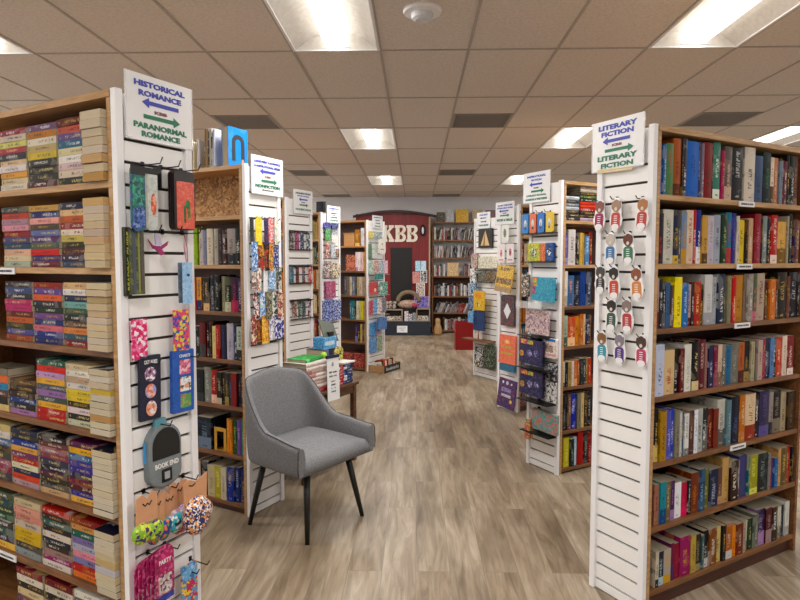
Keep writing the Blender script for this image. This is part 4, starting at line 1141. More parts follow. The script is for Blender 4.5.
# large print end panel: grid of hanging pens and bookmarks ----------------------
PA = [['24282a','3a3e40','181a1c'],['f0d828','e8c818','f8e860'],['2a2c58','5a2a58','101430'],['e8745c','d0dcf0','e04838'],['e0e4d8','a8c0a0','f0f0e8'],
      ['4a86c8','d8e4f0','2a5a98'],['a03020','e0a030','38241c'],['20283c','c05028','101420'],['c87028','e0b040','283858'],['1c3880','203070','c8c8d8'],
      ['7a5a50','e8e4e0','a88878'],['e8e8e4','c84a28','8a9a80'],['f0f0f0','e4e8ec','c8d0d8'],['8ab8e0','f0f4f8','3a78b8'],['2c3830','c8c8c0','58685c'],
      ['e8e8e8','202428','b8503c'],['4a86d0','b0c8d8','e8eef0'],['6a6a50','28302c','a8a088'],['c0c4b8','2c342c','e8e8e0'],['903838','d8a890','e8d8c0'],['a8403c','e8e0c0','382428'],
      ['6a3818','c87820','2c1c10'],['e8a428','c88018','f0d070'],['d0c0c4','6a7aa8','f0f0f0'],['2c3a9c','e8e8f4','181c50'],['6a88a8','d8dce0','e0c060']]
for i, (u, wd, z, h) in enumerate([(0.032, 0.029, 1.624, 0.127), (0.081, 0.05, 1.623, 0.136), (0.151, 0.036, 1.621, 0.135), (0.187, 0.053, 1.619, 0.143), (0.245, 0.032, 1.628, 0.127), (0.044, 0.049, 1.473, 0.139), (0.098, 0.05, 1.473, 0.14), (0.153, 0.036, 1.472, 0.139), (0.193, 0.039, 1.472, 0.14), (0.231, 0.048, 1.465, 0.152), (0.041, 0.039, 1.365, 0.102), (0.085, 0.035, 1.357, 0.103), (0.14, 0.036, 1.348, 0.111), (0.187, 0.058, 1.36, 0.098), (0.256, 0.044, 1.357, 0.107), (0.047, 0.054, 1.185, 0.133), (0.106, 0.046, 1.191, 0.125), (0.155, 0.049, 1.181, 0.133), (0.215, 0.048, 1.183, 0.135), (0.269, 0.044, 1.179, 0.13), (0.034, 0.039, 1.043, 0.133), (0.073, 0.04, 1.035, 0.138), (0.119, 0.062, 1.036, 0.143), (0.181, 0.048, 1.051, 0.127), (0.234, 0.082, 1.043, 0.133)]):
    cc = PA[i % len(PA)]
    row = 0 if i < 5 else 1 if i < 10 else 2 if i < 16 else 3 if i < 21 else 4
    inr = i - (0, 5, 10, 16, 21)[row]
    card('L2', max(0.03, min(u, 0.30)), wd*1.04, z-0.028, h+0.028, 0.045+0.006*(i % 3), cc, 'hanging_bookmark', '%s patterned card, %s along the %s hanging row' % (cword(cc[0]), ORD[inr], ORD[row]), 'bookmark', 'bookmarks hanging in five rows on the end panel behind the chair', th=0.003, r=0.004, tilt=rng.uniform(-0.04, 0.04))
    if row in (0, 1, 3): hook('L2', max(0.04, min(u, 0.30))+wd*0.45, z+h-0.008, L=0.06, up=0.01)
m = MB().box(0.03, -0.05, 1.02, 0.30, -0.02, 1.03)
part('ledge', m, M_GROOVE, K['L2'].endo)

# ribbon bookmarks on three rails ------------------------------------------------
PB = [['26282a','b0a8a0','3a3c3e'],['a02a58','5a2050','d06a90'],['1c2450','2a3068','c8c8d8'],['202428','e0e4e4','38688a'],['3a7898','1c4050','8aa8b0'],['302428','a03a38','181418'],['26303c','904048','c0c8d0'],['b0383c','e0c8c8','d86a5c'],
      ['8a4840','c8b8a8','3a2c28'],['2c5a40','b8c4b8','303430'],['384448','8a9aa0','202428'],['7a3848','e0d8d8','402830']]
for i, (u, wd, z, h) in enumerate([(0.031, 0.068, 1.599, 0.161), (0.106, 0.063, 1.6, 0.163), (0.184, 0.057, 1.601, 0.165), (0.27, 0.059, 1.603, 0.167), (0.025, 0.069, 1.303, 0.157), (0.115, 0.049, 1.3, 0.159), (0.207, 0.044, 1.297, 0.162), (0.295, 0.067, 1.294, 0.164), (0.064, 0.064, 1.002, 0.158), (0.146, 0.048, 0.996, 0.16), (0.2, 0.055, 0.991, 0.162), (0.285, 0.05, 0.984, 0.164)]):
    row, inr = divmod(i, 4)
    cc = PB[i]
    t = thing('ribbon_bookmark', '%s ribbon bookmark, %s along the %s rail of the dark row panel' % (cword(cc[0]), ORD[inr], ORD[row]), 'bookmark', K['L3'].end(u, z, 0.04, wd*0.8), 'ribbon bookmarks on three rails')
    m = MB()
    ww = wd*0.8
    for q in range(3):
        m.box(q*ww/3+0.001, -0.002*q, 0.01*(q % 2), (q+1)*ww/3-0.001, 0.003-0.002*q, h)
    q = part('ribbons', m, M_PRINT, t); tones(q, *cc, seed=i*2.3)
    part('clasp', MB().box(0, -0.006, h-0.008, ww, 0.006, h), M_BLACK, t)
for z in (1.765, 1.465, 1.15):
    x = MB().box(0.025, -0.045, z, 0.35, -0.02, z+0.006)
    part('rail', x, M_WIRE, K['L3'].endo)
    part('rail', MB().box(0.025, -0.045, z-0.165, 0.35, -0.02, z-0.159), M_WIRE, K['L3'].endo)

def multi(k, items, grp):
    for it in items:
        name, u, wd, z, h, off, cc, lb, cat = it[:9]
        kw = it[9] if len(it) > 9 else {}
        card(k, u, wd, z, h, off, cc, name, lb, cat, grp, **kw)
multi('L4', [
 ('puff_toy',0.05,0.13,1.87,0.07,0.05,['3a3a98','201c58','7a7ac8'],'purple-blue fringed toy below the small sign','toy',dict(r=0.03,th=0.03)),
 ('puff_toy',0.20,0.13,1.875,0.065,0.06,['28306c','101430','8a9ac8'],'navy fringed toy beside the purple-blue one','toy',dict(r=0.03,th=0.03)),
 ('pen_pack',0.073,0.10,1.735,0.14,0.05,['3a9a48','1f6a30','a8d8a0'],'green pack under the fringed toys','pack',{}),
 ('pen_pack',0.196,0.12,1.80,0.08,0.05,['98a0a8','e0e4e8','6a7078'],'grey pack beside the green one','pack',{}),
 ('greeting_card',0.195,0.12,1.72,0.078,0.055,['ece8e6','f4f0f0','e0a8a8'],'white card with a small red mark on the blue card panel','card',{}),
 ('pen_pack',0.08,0.07,1.54,0.175,0.05,['b04a40','e8d8d0','6a2c2c'],'red and cream striped pen pack','pack',{}),
 ('pen_pack',0.18,0.08,1.55,0.14,0.05,['8a98a8','c8ccd0','e8e8e8'],'pale grey pen pack over the spotted cards','pack',{}),
 ('pen_pack',0.276,0.07,1.545,0.10,0.05,['6a4840','c8a890','302828'],'brown pen pack near the panel edge','pack',{}),
 ('spotted_card',0.05,0.14,1.32,0.18,0.06,['d8d0c8','282428','7a3038'],'cream card with black and maroon spots','card',dict(mat=M_PRINTV)),
 ('spotted_card',0.205,0.15,1.31,0.17,0.06,['e8dcc0','3c3438','b8a080'],'pale yellow card with dark spots','card',dict(mat=M_PRINTV)),
 ('boxed_set',0.077,0.19,1.075,0.195,0.05,['8a2848','c04a60','b890c0'],'maroon and lilac boxed set above the blue boxes','box',dict(th=0.03)),
 ('boxed_set',0.05,0.15,0.81,0.24,0.07,['2a48a0','b8c4e8','182c60'],'blue boxed card set nearer the post','box',dict(th=0.04)),
 ('boxed_set',0.215,0.16,0.81,0.24,0.07,['3454b0','d8dce8','1c2c68'],'blue boxed card set nearer the aisle end','box',dict(th=0.04)),
], 'packs on the end panel beyond the table')
multi('L5', [
 ('small_book',0.02,0.12,1.81,0.09,0.05,['d8c840','e8dca0','a89028'],'yellow card under the sign by the KBB wall','card',{}),
 ('small_book',0.165,0.20,1.81,0.095,0.05,['98a8a8','d0d8d8','687878'],'pale grey-green card beside the yellow one','card',{}),
 ('hang_tag',0.28,0.19,1.60,0.205,0.10,['eceae6','f4f2ee','d8d0c4'],'white hanging tag that overlaps the red wall','tag',dict(r=0.05,tabs=[('emblem',0.4,0.6,0.2,0.15,'c8a868',None,None,'e'),('print_line',0.25,0.3,0.5,0.05,'707478',None,None,'r')])),
 ('small_book',0.02,0.08,1.54,0.20,0.05,['4a7a58','20382c','a8c0a8'],'green card left of the white tag','card',{}),
 ('small_book',0.11,0.15,1.54,0.205,0.05,['d8dcd4','e8ece8','a0b0a0'],'pale card between the green card and the tag','card',{}),
 ('board_book',0.02,0.12,1.33,0.18,0.07,['8ac0b0','e0d8d0','488878'],'pale teal patterned book in the upper rack','book',{}),
 ('board_book',0.155,0.12,1.33,0.18,0.07,['d06a58','e8e0d8','3a8a80'],'coral patterned book in the upper rack','book',{}),
 ('board_book',0.295,0.12,1.33,0.18,0.07,['98a8b8','e8e8f0','586a80'],'grey-blue patterned book in the upper rack','book',{}),
 ('board_book',0.43,0.10,1.33,0.18,0.07,['e0b8c8','f4e8f0','b06a90'],'pink patterned book in the upper rack','book',{}),
 ('board_book',0.18,0.22,1.25,0.08,0.11,['1f7a78','145858','48a8a0'],'dark teal booklet under the upper rack','book',{}),
 ('board_book',0.036,0.22,1.05,0.165,0.07,['c02c30','a02028','e86a60'],'red board book on the middle rack','book',dict(tabs=[('cover_dot',0.55,0.2,0.25,0.3,'e8dcd0',None,None,'e')])),
 ('board_book',0.30,0.22,1.02,0.19,0.09,['1f8070','b8e0d0','145048'],'teal board book on the middle rack','book',dict(tabs=[('cover_dot',0.1,0.4,0.25,0.3,'e8e8e0',None,None,'e')])),
 ('board_book',0.035,0.095,0.775,0.195,0.07,['b82c48','e07890','801c30'],'crimson book on the lower rack','book',{}),
 ('board_book',0.137,0.10,0.775,0.205,0.07,['3a8ac8','a8d8f0','205a90'],'blue book between crimson and white on the lower rack','book',{}),
 ('board_book',0.243,0.13,0.77,0.21,0.07,['dcdcdc','c05a60','e8e8e8'],'white book with red print on the lower rack','book',{}),
 ('board_book',0.385,0.10,0.78,0.205,0.08,['6a7078','303840','a8b0b8'],'grey book at the end of the lower rack','book',{}),
 ('puzzle_bag',0.28,0.22,0.54,0.165,0.11,['3a6ab0','6a98d0','1c3c70'],'blue bag jutting from the panel toward the red wall','bag',dict(th=0.03)),
 ('activity_pack',0.053,0.16,0.485,0.18,0.05,['2a88d0','78b8e8','185a98'],'bright blue pack, upper of the two','pack',{}),
 ('activity_pack',0.225,0.13,0.475,0.18,0.05,['b890a8','8a9a98','d8c0cc'],'mauve pack beside the upper blue one','pack',{}),
 ('activity_pack',0.052,0.165,0.245,0.22,0.05,['3a80c8','8ab8e0','2a5a90'],'mid-blue pack, lower of the two','pack',{}),
 ('activity_pack',0.235,0.14,0.245,0.22,0.05,['7a9a78','c8c8b0','4a6a50'],'green-grey pack beside the lower blue one','pack',{}),
], 'goods on the end panel by the KBB wall')
for z in (1.325, 1.04, 0.765):
    part('rack_ledge', MB().box(0.02, -0.10, z-0.008, 0.46, -0.02, z), M_CLEAR, K['L5'].endo)

# dog bookmarks ------------------------------------------------------------------
M_DOGB = simple('white_acrylic_backing', 'f6f6f8', 0.3)
DOGS = [('a01c58','8a5048','crimson'),('c84038','a88870','red'),('c03c34','b87a48','tomato red'),('3c78b0','c8c0b8','blue'),('3a7a58','6a3424','green'),('28282c','484444','black'),('c84a30','24201e','orange-red'),
        ('d88a48','8a5030','orange'),('3a5848','28201e','dark green'),('b83c40','8a7a78','brick red'),('3a98b0','8a6038','turquoise'),('5a3a88','8a8290','purple'),('c03c68','4a3830','rose')]
DOGPOS = ['at the top corner by the aisle end','second in the top row','beside the white post in the top row','on its own in the second row, nearer the aisle end','in the second row, with a brown head','in the third row nearest the aisle end','in the middle of the third row',
          'in the third row beside the post','in the fourth row, dog in a hat','in the fourth row with two more behind it','in the lowest row nearest the aisle end','in the middle of the lowest row','in the lowest row beside the post']
for i, (u, wd, z, h) in enumerate([(0.247, 0.052, 1.636, 0.133), (0.156, 0.068, 1.632, 0.136), (0.024, 0.051, 1.629, 0.13), (0.178, 0.055, 1.488, 0.134), (0.083, 0.051, 1.488, 0.13), (0.23, 0.047, 1.358, 0.118), (0.152, 0.054, 1.336, 0.141), (0.033, 0.05, 1.339, 0.135), (0.166, 0.073, 1.195, 0.139), (0.079, 0.069, 1.197, 0.142), (0.212, 0.061, 1.053, 0.131), (0.117, 0.067, 1.055, 0.13), (0.004, 0.053, 1.059, 0.132)]):
    sc, hc, cn = DOGS[i]
    wd = 0.055; h *= 1.08; z -= 0.006
    t = thing('dog_bookmark', '%s sneaker dog bookmark %s' % (cn, DOGPOS[i]), 'bookmark', K['R1'].end(u, z, 0.05, wd) @ Matrix.Translation((wd/2, 0, 0)) @ Matrix.Rotation(rng.uniform(-0.08, 0.08), 4, 'Y'), 'dog in sneaker bookmarks on the Literary Fiction panel')
    ol = []
    for q in range(28):
        a = 2*PI*q/28
        zz = math.sin(a)
        rw = 0.030 if zz < -0.2 else 0.022 + 0.006*(abs(zz) > 0.45)
        if -0.2 <= zz < 0.25: rw = 0.0235
        ol.append((rw*math.cos(a)*1.15, h*0.5 + h*0.5*zz))
    q = part('white_backing', MB().prism(ol, 0.0, 0.004), M_DOGB, t)
    q = part('sneaker', MB().prism(roundrect(0.046, h*0.50, 0.014, 4, -0.023, 0.010), -0.0018, 0.0005), M_TONE, t); tones(q, sc)
    q = part('toe_cap', MB().prism(ellipse(0, 0.022, 0.02, 0.014), -0.0030, -0.0015), M_WHITE, t)
    lc = MB()
    for r_ in range(4): lc.box(-0.008, -0.0028, 0.040+r_*0.009, 0.008, -0.0015, 0.043+r_*0.009)
    part('laces', lc, M_WHITE, t)
    q = part('dog_head', MB().prism(ellipse(0, h*0.76, 0.020, 0.027), -0.0026, 0.0005), M_TONE, t); tones(q, hc)
    for s in (-1, 1):
        q = part('ear', MB().prism(ellipse(s*0.017, h*0.75+0.004, 0.007, 0.018, 12), -0.0032, 0.0005), M_TONE, t); tones(q, hc)
    q = part('muzzle', MB().prism(ellipse(0, h*0.74-0.010, 0.007, 0.008, 12), -0.0036, -0.002), M_TONE, t); tones(q, 'e0d4c8')
    if i in (0, 1, 8, 9, 10, 11):      # further copies hanging behind on the same hook
        for b in (1, 2) if i in (9, 1) else (1,):
            part('backing_behind', MB().prism([(x_-0.006*b, z_) for x_, z_ in ol], 0.008*b, 0.002+0.008*b), M_WHITE, t)
    hook('R1', u+wd/2, z+h-0.006, L=0.065, up=0.012)

# inspirational fiction end panel --------------------------------------------------
for i, (u, c, lb) in enumerate(((0.322,'2a80c8','blue puffy card nearest the aisle end of its row'),(0.243,'d8704c','orange puffy card between two blue ones'),(0.16,'2470c4','blue puffy card between the orange and yellow'),(0.076,'e0c040','yellow puffy card beside the white post'))):
    card('R2', u, 0.068, 1.705, 0.138, 0.06, [c, c, c], 'puffy_card', lb, 'card', 'four puffy cards in a row', th=0.014, r=0.01, tabs=[('figure',0.3,0.3,0.4,0.4,'e8e8e8',None,None,'e'),('figure',0.42,0.2,0.16,0.3,'20242c',None,None,'r')])
    hook('R2', u+0.034, 1.845, L=0.08)
ledge = lambda k, u0, u1, z, d=0.09: part('wire_ledge', MB().box(-u1, -d, z-0.006, -u0, -0.019, z), M_WIRE, K[k].endo)
ledge('R2', 0.03, 0.33, 1.70)
card('R2', 0.20, 0.125, 1.50, 0.13, 0.05, ['a8b838','d8c838','708a28'], 'boxed_cards', 'green and yellow box with a round eye picture', 'box', th=0.02, tabs=[('round_picture',0.25,0.25,0.5,0.5,'e0e0d0','2a3830','c8c8a0','e')])
card('R2', 0.146, 0.05, 1.50, 0.128, 0.05, ['d87038','c85a28','e89868'], 'boxed_cards', 'narrow orange box between two wider boxes', 'box', th=0.02)
card('R2', 0.068, 0.074, 1.502, 0.128, 0.05, ['2060b8','184888','101c38'], 'boxed_cards', 'blue box with a dark round picture', 'box', th=0.02, tabs=[('round_picture',0.2,0.3,0.55,0.4,'14202c','e0e8f0','2a4a70','e')])
ledge('R2', 0.05, 0.33, 1.498)
card('R2', 0.066, 0.20, 1.215, 0.165, 0.09, ['2a98b8','2088b0','48b0c8'], 'face_out_book', 'turquoise book with rainbow corner in the clear rack', 'book', th=0.03, tilt=0.05,
     tabs=[('rainbow_corner',0.0,0.62,0.22,0.36,'e0503c','e8c040','58a848','r'),('rainbow_corner',0.0,0.3,0.16,0.3,'a04878','d87838','683898','r')])
t = thing('clear_rack', 'clear rack holding the turquoise book', 'rack', K['R2'].end(0.03, 1.17, 0.0, 0.27))
part('tray', MB().box(0, -0.13, 0, 0.27, -0.02, 0.004), M_CLEAR, t); part('front_lip', MB().box(0, -0.134, 0, 0.27, -0.13, 0.05), M_CLEAR, t)
card('R2', 0.316, 0.07, 1.24, 0.16, 0.08, ['7a6858','e0d8d0','403830'], 'charm_bag', 'brown and white bag hanging off the aisle edge', 'bag', mat=M_PRINTV, th=0.02)
card('R2', 0.10, 0.235, 0.975, 0.175, 0.09, ['cdb0b0','8a6a88','e8d8cc'], 'face_out_book', 'pale pink and lilac magazine below the turquoise book', 'book', th=0.015, tilt=0.04)
ledge('R2', 0.05, 0.34, 0.968, 0.11)
def rain_book(u, wd, z, h, lb):
    return card('R2', u, wd, z, h, 0.10, ['1c1a3c','2c2858','484478'], 'face_out_book', lb, 'book', th=0.025, tilt=0.05,
     tabs=[('rainbow_band',0.05,0.78,0.28,0.18,'d8406c','e8b838','b03a80','r'),('rainbow_band',0.36,0.8,0.24,0.15,'e8c840','58a858','d87030','r'),('gold_disc',0.02,0.25,0.2,0.25,'c88838','8a5a28','e0b060','e'),('star_ring',0.35,0.3,0.22,0.28,'6a68a8','c8b8d8','2c2858','e'),('star_ring',0.66,0.35,0.2,0.28,'4a4a88','b8b8e0','2c2858','e')])
rain_book(0.157, 0.24, 0.745, 0.18, 'dark purple book with rainbow bands, upper of the two')
rain_book(0.152, 0.235, 0.515, 0.182, 'dark purple book with rainbow bands, lower of the two')
card('R2', 0.022, 0.125, 0.82, 0.135, 0.07, ['ece4e0','f4ece8','e0a8a0'], 'face_out_book', 'white book with a blue header beside the upper purple one', 'book', th=0.02,
     tabs=[('blue_header',0.1,0.86,0.8,0.14,'2a78c8',None,None,'r'),('picture',0.15,0.3,0.6,0.35,'a08878','5a4840','c8b8a8','r'),('pink_stripe',0.0,0.12,1.0,0.1,'e0a8a8',None,None,'r')])
card('R2', 0.024, 0.115, 0.655, 0.125, 0.06, ['20242c','b8b8b8','3a3e48'], 'face_out_book', 'black and white lettered book under the blue-headed one', 'book', th=0.02)
card('R2', 0.024, 0.112, 0.505, 0.145, 0.06, ['d8d8d8','38383c','e4e4e4'], 'face_out_book', 'white leaflet printed with rows of black figures', 'book', th=0.015, mat=M_PRINTV)
ledge('R2', 0.01, 0.33, 0.735, 0.12); ledge('R2', 0.01, 0.33, 0.50, 0.12)
card('R2', 0.012, 0.25, 0.278, 0.145, 0.07, ['5a9498','c87868','88b0a8'], 'face_out_book', 'wide teal and coral book on the lowest ledge', 'book', th=0.03, tilt=0.03)
ledge('R2', 0.005, 0.30, 0.272, 0.11)
for z, h in ((0.98, 0.19), (0.75, 0.2), (0.5, 0.2), (0.28, 0.17)):
    part('ledge_bracket', MB().box(-0.20, -0.03, z, -0.18, -0.019, z+h), M_WIRE, K['R2'].endo)
card('R2', 0.275, 0.06, 0.18, 0.15, 0.09, ['d86048','4aa098','e8b840'], 'pompom_toy', 'colourful tassel toy hanging near the floor', 'toy', th=0.03, r=0.02, mat=M_PRINTV)

# third case end panel ---------------------------------------------------------------
card('R3', 0.145, 0.115, 1.70, 0.16, 0.06, ['e8e8e4','e4e6e0','e8e8e4'], 'greeting_card', 'white card with a green leaf sprig', 'card', tabs=[('leaf_sprig',0.3,0.25,0.35,0.55,'6a8068','48604c','8a9a88','e')])
card('R3', 0.205, 0.11, 1.49, 0.185, 0.06, ['ebe6e6','f0eaea','e4dcdc'], 'greeting_card', 'white card with a pink figure, nearer the aisle end', 'card', 'two white cards side by side', tabs=[('figure',0.35,0.3,0.3,0.4,'d06a78','a04858','e8a8b0','e'),('print_line',0.2,0.1,0.6,0.07,'d88088',None,None,'r')])
card('R3', 0.065, 0.11, 1.49, 0.185, 0.06, ['ebe6e6','f0eaea','e4dcdc'], 'greeting_card', 'white card with a dark and red figure, nearer the post', 'card', 'two white cards side by side', tabs=[('figure',0.35,0.35,0.3,0.4,'b83a50','302428','d87080','e'),('print_line',0.2,0.1,0.6,0.07,'d88088',None,None,'r')])
part('card_ledge', MB().box(-0.33, -0.08, 1.475, -0.05, -0.019, 1.485), M_CLEAR, K['R3'].endo)
card('R3', 0.055, 0.25, 1.19, 0.265, 0.09, ['d8b028','b07820','e8cc60'], 'magazine', 'yellow magazine titled Slow, leaning out on a ledge', 'magazine', th=0.01, tilt=0.08, lean=-0.12,
     body=[('SLOW',0.5,0.86,0.6,0.12,M_GREYINK)], tabs=[('skyline',0.05,0.3,0.9,0.22,'6a5038','4a3828','d0a030','r'),('lower_band',0.0,0.0,1.0,0.2,'a88860','987850','b89868','r')])
card('R3', 0.055, 0.20, 0.85, 0.30, 0.06, ['3a3438','7a3038','586068'], 'face_out_book', 'dark floral book with a white diamond label', 'book', th=0.025)
o = [x for x in bpy.data.objects if x.name.startswith('face_out_book')][-1]
q = part('diamond_label', MB().prism([(0.10,0.07),(0.155,0.15),(0.10,0.23),(0.045,0.15)], -0.002, 0.0), M_PAPER, [x for x in bpy.data.objects if x.get('label') == 'dark floral book with a white diamond label'][0])
card('R3', 0.02, 0.25, 0.47, 0.285, 0.08, ['e4644c','e86c50','ec8858'], 'face_out_book', 'coral book with yellow lettering over a teal strip', 'book', th=0.02, lean=-0.04,
     body=[('THE HISTORY',0.5,0.58,0.72,0.08,M_YTXT),('OF WONDERS',0.5,0.36,0.72,0.08,M_YTXT)], tabs=[('sun',0.35,0.7,0.3,0.14,'f0c060','e89a48','f0d880','e')])
card('R3', 0.04, 0.23, 0.39, 0.07, 0.085, ['1c6c90','185878','2a80a0'], 'leaflet_stack', 'teal strip of leaflets under the coral book', 'leaflets', th=0.03)
card('R3', 0.0, 0.26, 0.02, 0.285, 0.12, ['241c50','302868','8a3058'], 'face_out_book', 'dark purple picture book with white stars, tilted near the floor', 'book', th=0.015, tilt=0.05, lean=-0.1,
     body=[('WONDERS',0.5,0.42,0.55,0.1,M_WTXT)], tabs=[('star',0.2,0.82,0.1,0.1,'f0f0f4',None,None,'e'),('star',0.42,0.8,0.14,0.13,'c8d0e8',None,None,'e'),('star',0.7,0.82,0.08,0.07,'e8e8f0',None,None,'e'),('title_cloud',0.2,0.55,0.55,0.14,'8a7ab0','5a5090','b0a0c8','r'),('moon',0.72,0.2,0.14,0.12,'e8d050',None,None,'e')])

# farthest case end panel ---------------------------------------------------------------
card('R4', 0.13, 0.28, 1.672, 0.245, 0.05, ['2a2826','35322e','201e1c'], 'framed_print', 'dark square print with a golden triangle', 'print', th=0.02, r=0.003)
tt = [x for x in bpy.data.objects if x.get('label') == 'dark square print with a golden triangle'][0]
part('triangle', MB().prism([(0.05,0.03),(0.23,0.03),(0.145,0.22)], -0.002, 0.001), simple('golden_leaf', 'd8bc88', 0.5), tt)
q = part('triangle_shade', MB().prism([(0.10,0.03),(0.14,0.03),(0.145,0.22)], -0.003, 0.001), simple('brown_gold', '9a7440', 0.5), tt)
card('R4', 0.09, 0.40, 1.41, 0.15, 0.10, ['e4dcc8','a8b090','f0ece0'], 'card_tray', 'cream tray of leaf-printed cards', 'tray', th=0.06, r=0.01)
card('R4', 0.10, 0.18, 1.24, 0.12, 0.08, ['5a4a3a','a88858','3a3c38'], 'magazine', 'brown magazine fanned under the cream tray, nearer the post', 'magazine', 'fanned magazines', th=0.01, tilt=-0.3)
card('R4', 0.26, 0.2, 1.25, 0.11, 0.08, ['6a7068','303430','b0a890'], 'magazine', 'grey-green magazine fanned under the cream tray', 'magazine', 'fanned magazines', th=0.01, tilt=-0.25)
card('R4', 0.43, 0.13, 1.40, 0.20, 0.12, ['b8a098','6a4c44','e0d4cc'], 'plush_toy', 'brown and cream soft toy at the panel edge', 'toy', th=0.05, r=0.05)
card('R4', 0.46, 0.12, 1.23, 0.17, 0.12, ['ececec','18181c','e8e8e8'], 'face_out_book', 'white book with bold black curves', 'book', th=0.015, mat=M_PRINT)
card('R4', 0.45, 0.14, 1.05, 0.17, 0.12, ['1c6a9c','e0e8ec','185078'], 'face_out_book', 'ocean-blue book with a white fish shape', 'book', th=0.015)
card('R4', 0.28, 0.22, 0.865, 0.245, 0.14, ['e8c020','e09018','e8d040'], 'face_out_book', 'bright yellow book with orange swirls', 'book', th=0.02, tabs=[('swirl',0.15,0.6,0.6,0.3,'e88a20','f0b030','d86a18','e'),('face_spot',0.3,0.15,0.4,0.3,'f0e070','282420','e8c020','e')])
card('R4', 0.46, 0.15, 0.87, 0.16, 0.12, ['2a5a90','90a8c0','183860'], 'face_out_book', 'slate-blue book beside the yellow one', 'book', th=0.015)
card('R4', 0.45, 0.17, 0.69, 0.15, 0.12, ['5aa8e0','a0d0f0','3a80c0'], 'face_out_book', 'light blue book above the red box', 'book', th=0.015)
card('R4', 0.28, 0.22, 0.60, 0.25, 0.12, ['203c70','2c4c88','182c50'], 'face_out_book', 'deep blue book over the wooden ledge', 'book', th=0.02)
t = thing('wooden_house_toy', 'white and pink peaked wooden house toy on the ledge', 'toy', K['R4'].end(0.34, 0.49, 0.10, 0.10))
part('body', MB().prism([(0,0),(0.10,0),(0.085,0.09),(0.05,0.19),(0.015,0.09)], 0, 0.03), simple('cream_paint','e8dccc',0.5), t)
part('door', MB().prism([(0.035,0),(0.065,0),(0.05,0.12)], -0.003, 0.001), simple('rust_paint','8a3c30',0.5), t)
part('ledge', MB().box(-0.62, -0.14, 0.478, -0.05, -0.019, 0.49), M_SHELF, K['R4'].endo)
card('R4', 0.30, 0.18, 0.13, 0.25, 0.06, ['26282a','e8e8e8','484c48'], 'face_out_book', 'black book with a white animal figure', 'book', th=0.02, tabs=[('white_figure',0.3,0.25,0.35,0.5,'ececec','c8c8c8','303030','e'),('yellow_spot',0.4,0.05,0.2,0.12,'e0c040',None,None,'e')])
card('R4', 0.06, 0.20, 0.13, 0.30, 0.07, ['2c3a2c','8a9a80','18201a'], 'face_out_book', 'black and green leafy patterned book', 'book', th=0.02, mat=M_PRINTV)

# ------------------------------------------------------------------ grey chair
c_chair = Matrix.Translation((-0.628, 3.395, 0)) @ Matrix.Rotation(math.atan2(-0.574, 0.819) - PI/2, 4, 'Z')    # local +y: forward, +x: the sitter's right... seen from above
t = thing('accent_chair', 'grey fabric tub chair with black splayed legs, standing in the aisle', 'chair', c_chair)
HWF, HWB, FF, FB = 0.308, 0.288, 0.252, -0.250
def chair_path(n=48):
    """plan outline from the front of one arm, round the back, to the other arm's front; returns (x, y, backness, cornerness)"""
    pts = []
    R = 0.13
    segA = [(HWF, FF), (HWF-0.006, 0.08), (HWB+0.012, FB+R)]
    for i in range(9):
        f = i/8
        y = FF + (FB+R-FF)*f
        x = HWF + (HWB-HWF)*f**1.3
        pts.append((x, y))
    for i in range(1, 8):
        a = PI/2*i/8
        pts.append((HWB-R+R*math.cos(a), FB+R-R*math.sin(a)))
    for i in range(1, 4):
        pts.append(((HWB-R)*(1-i/3.5), FB))
    left = [(-x, y) for x, y in pts[::-1]]
    return pts + [(0, FB)] + left if abs(pts[-1][0]) > 1e-6 else pts + left[1:]
path = chair_path()
L = [0.0]
for i in range(1, len(path)):
    L.append(L[-1] + math.dist(path[i], path[i-1]))
tot = L[-1]
def smooth(a, b, x):
    x = max(0, min(1, (x-a)/(b-a))); return x*x*(3-2*x)
def hgt(f):     # f from 0 at an arm's front to 0.5 mid-back
    f = min(f, 1-f)
    z = 0.548 + 0.03*smooth(0.0, 0.20, f) + 0.255*smooth(0.185, 0.345, f) + 0.035*smooth(0.33, 0.5, f)
    return z
rows_o = []
TH = 0.05
shell = MB()
sections = []
for i, (x, y) in enumerate(path):
    f = L[i]/tot
    j0, j1 = max(0, i-1), min(len(path)-1, i+1)
    tx, ty = path[j1][0]-path[j0][0], path[j1][1]-path[j0][1]
    l_ = math.hypot(tx, ty); nx, ny = -ty/l_, tx/l_        # inward normal
    if nx*(-x) + ny*(-y-0.0) < 0: nx, ny = -nx, -ny
    zt = hgt(f)
    bk_w = smooth(0.17, 0.34, min(f, 1-f))
    def P(inset, z):
        k = max(0.0, (z-0.46)/0.38)
        return (x*(1 - 0.07*k*bk_w) + nx*inset, y + ny*inset - 0.055*k*bk_w, z)
    th = TH*(1 - 0.15*bk_w)
    bz = 0.385
    sec = [P(0.012, bz), P(0.0, bz+0.02), P(-0.004, bz+(zt-bz)*0.35), P(0.0, bz+(zt-bz)*0.7), P(0.0, zt-0.02), P(0.012, zt-0.002), P(th*0.5, zt), P(th-0.008, zt-0.006), P(th, zt-0.028),
           P(th+0.006, bz+(zt-bz)*0.6), P(th+0.004, 0.45), P(th, 0.40), P(th*0.5, bz)]
    sections.append(sec)
ns = len(sections[0])
for sec in sections: shell.v += sec
for i in range(len(sections)-1):
    for k in range(ns):
        a, b = i*ns+k, i*ns+(k+1) % ns
        shell.f.append((a, b, b+ns, a+ns))
shell.f.append(tuple(range(ns))); shell.f.append(tuple((len(sections)-1)*ns+k for k in range(ns))[::-1])
sh = part('tub_shell', shell, M_FABRIC, t, smooth=True, label='grey woven tub back with wrap-around arms')
bv = sh.modifiers.new('bevel', 'BEVEL'); bv.width = 0.008; bv.segments = 3; bv.limit_method = 'ANGLE'; bv.angle_limit = 0.9
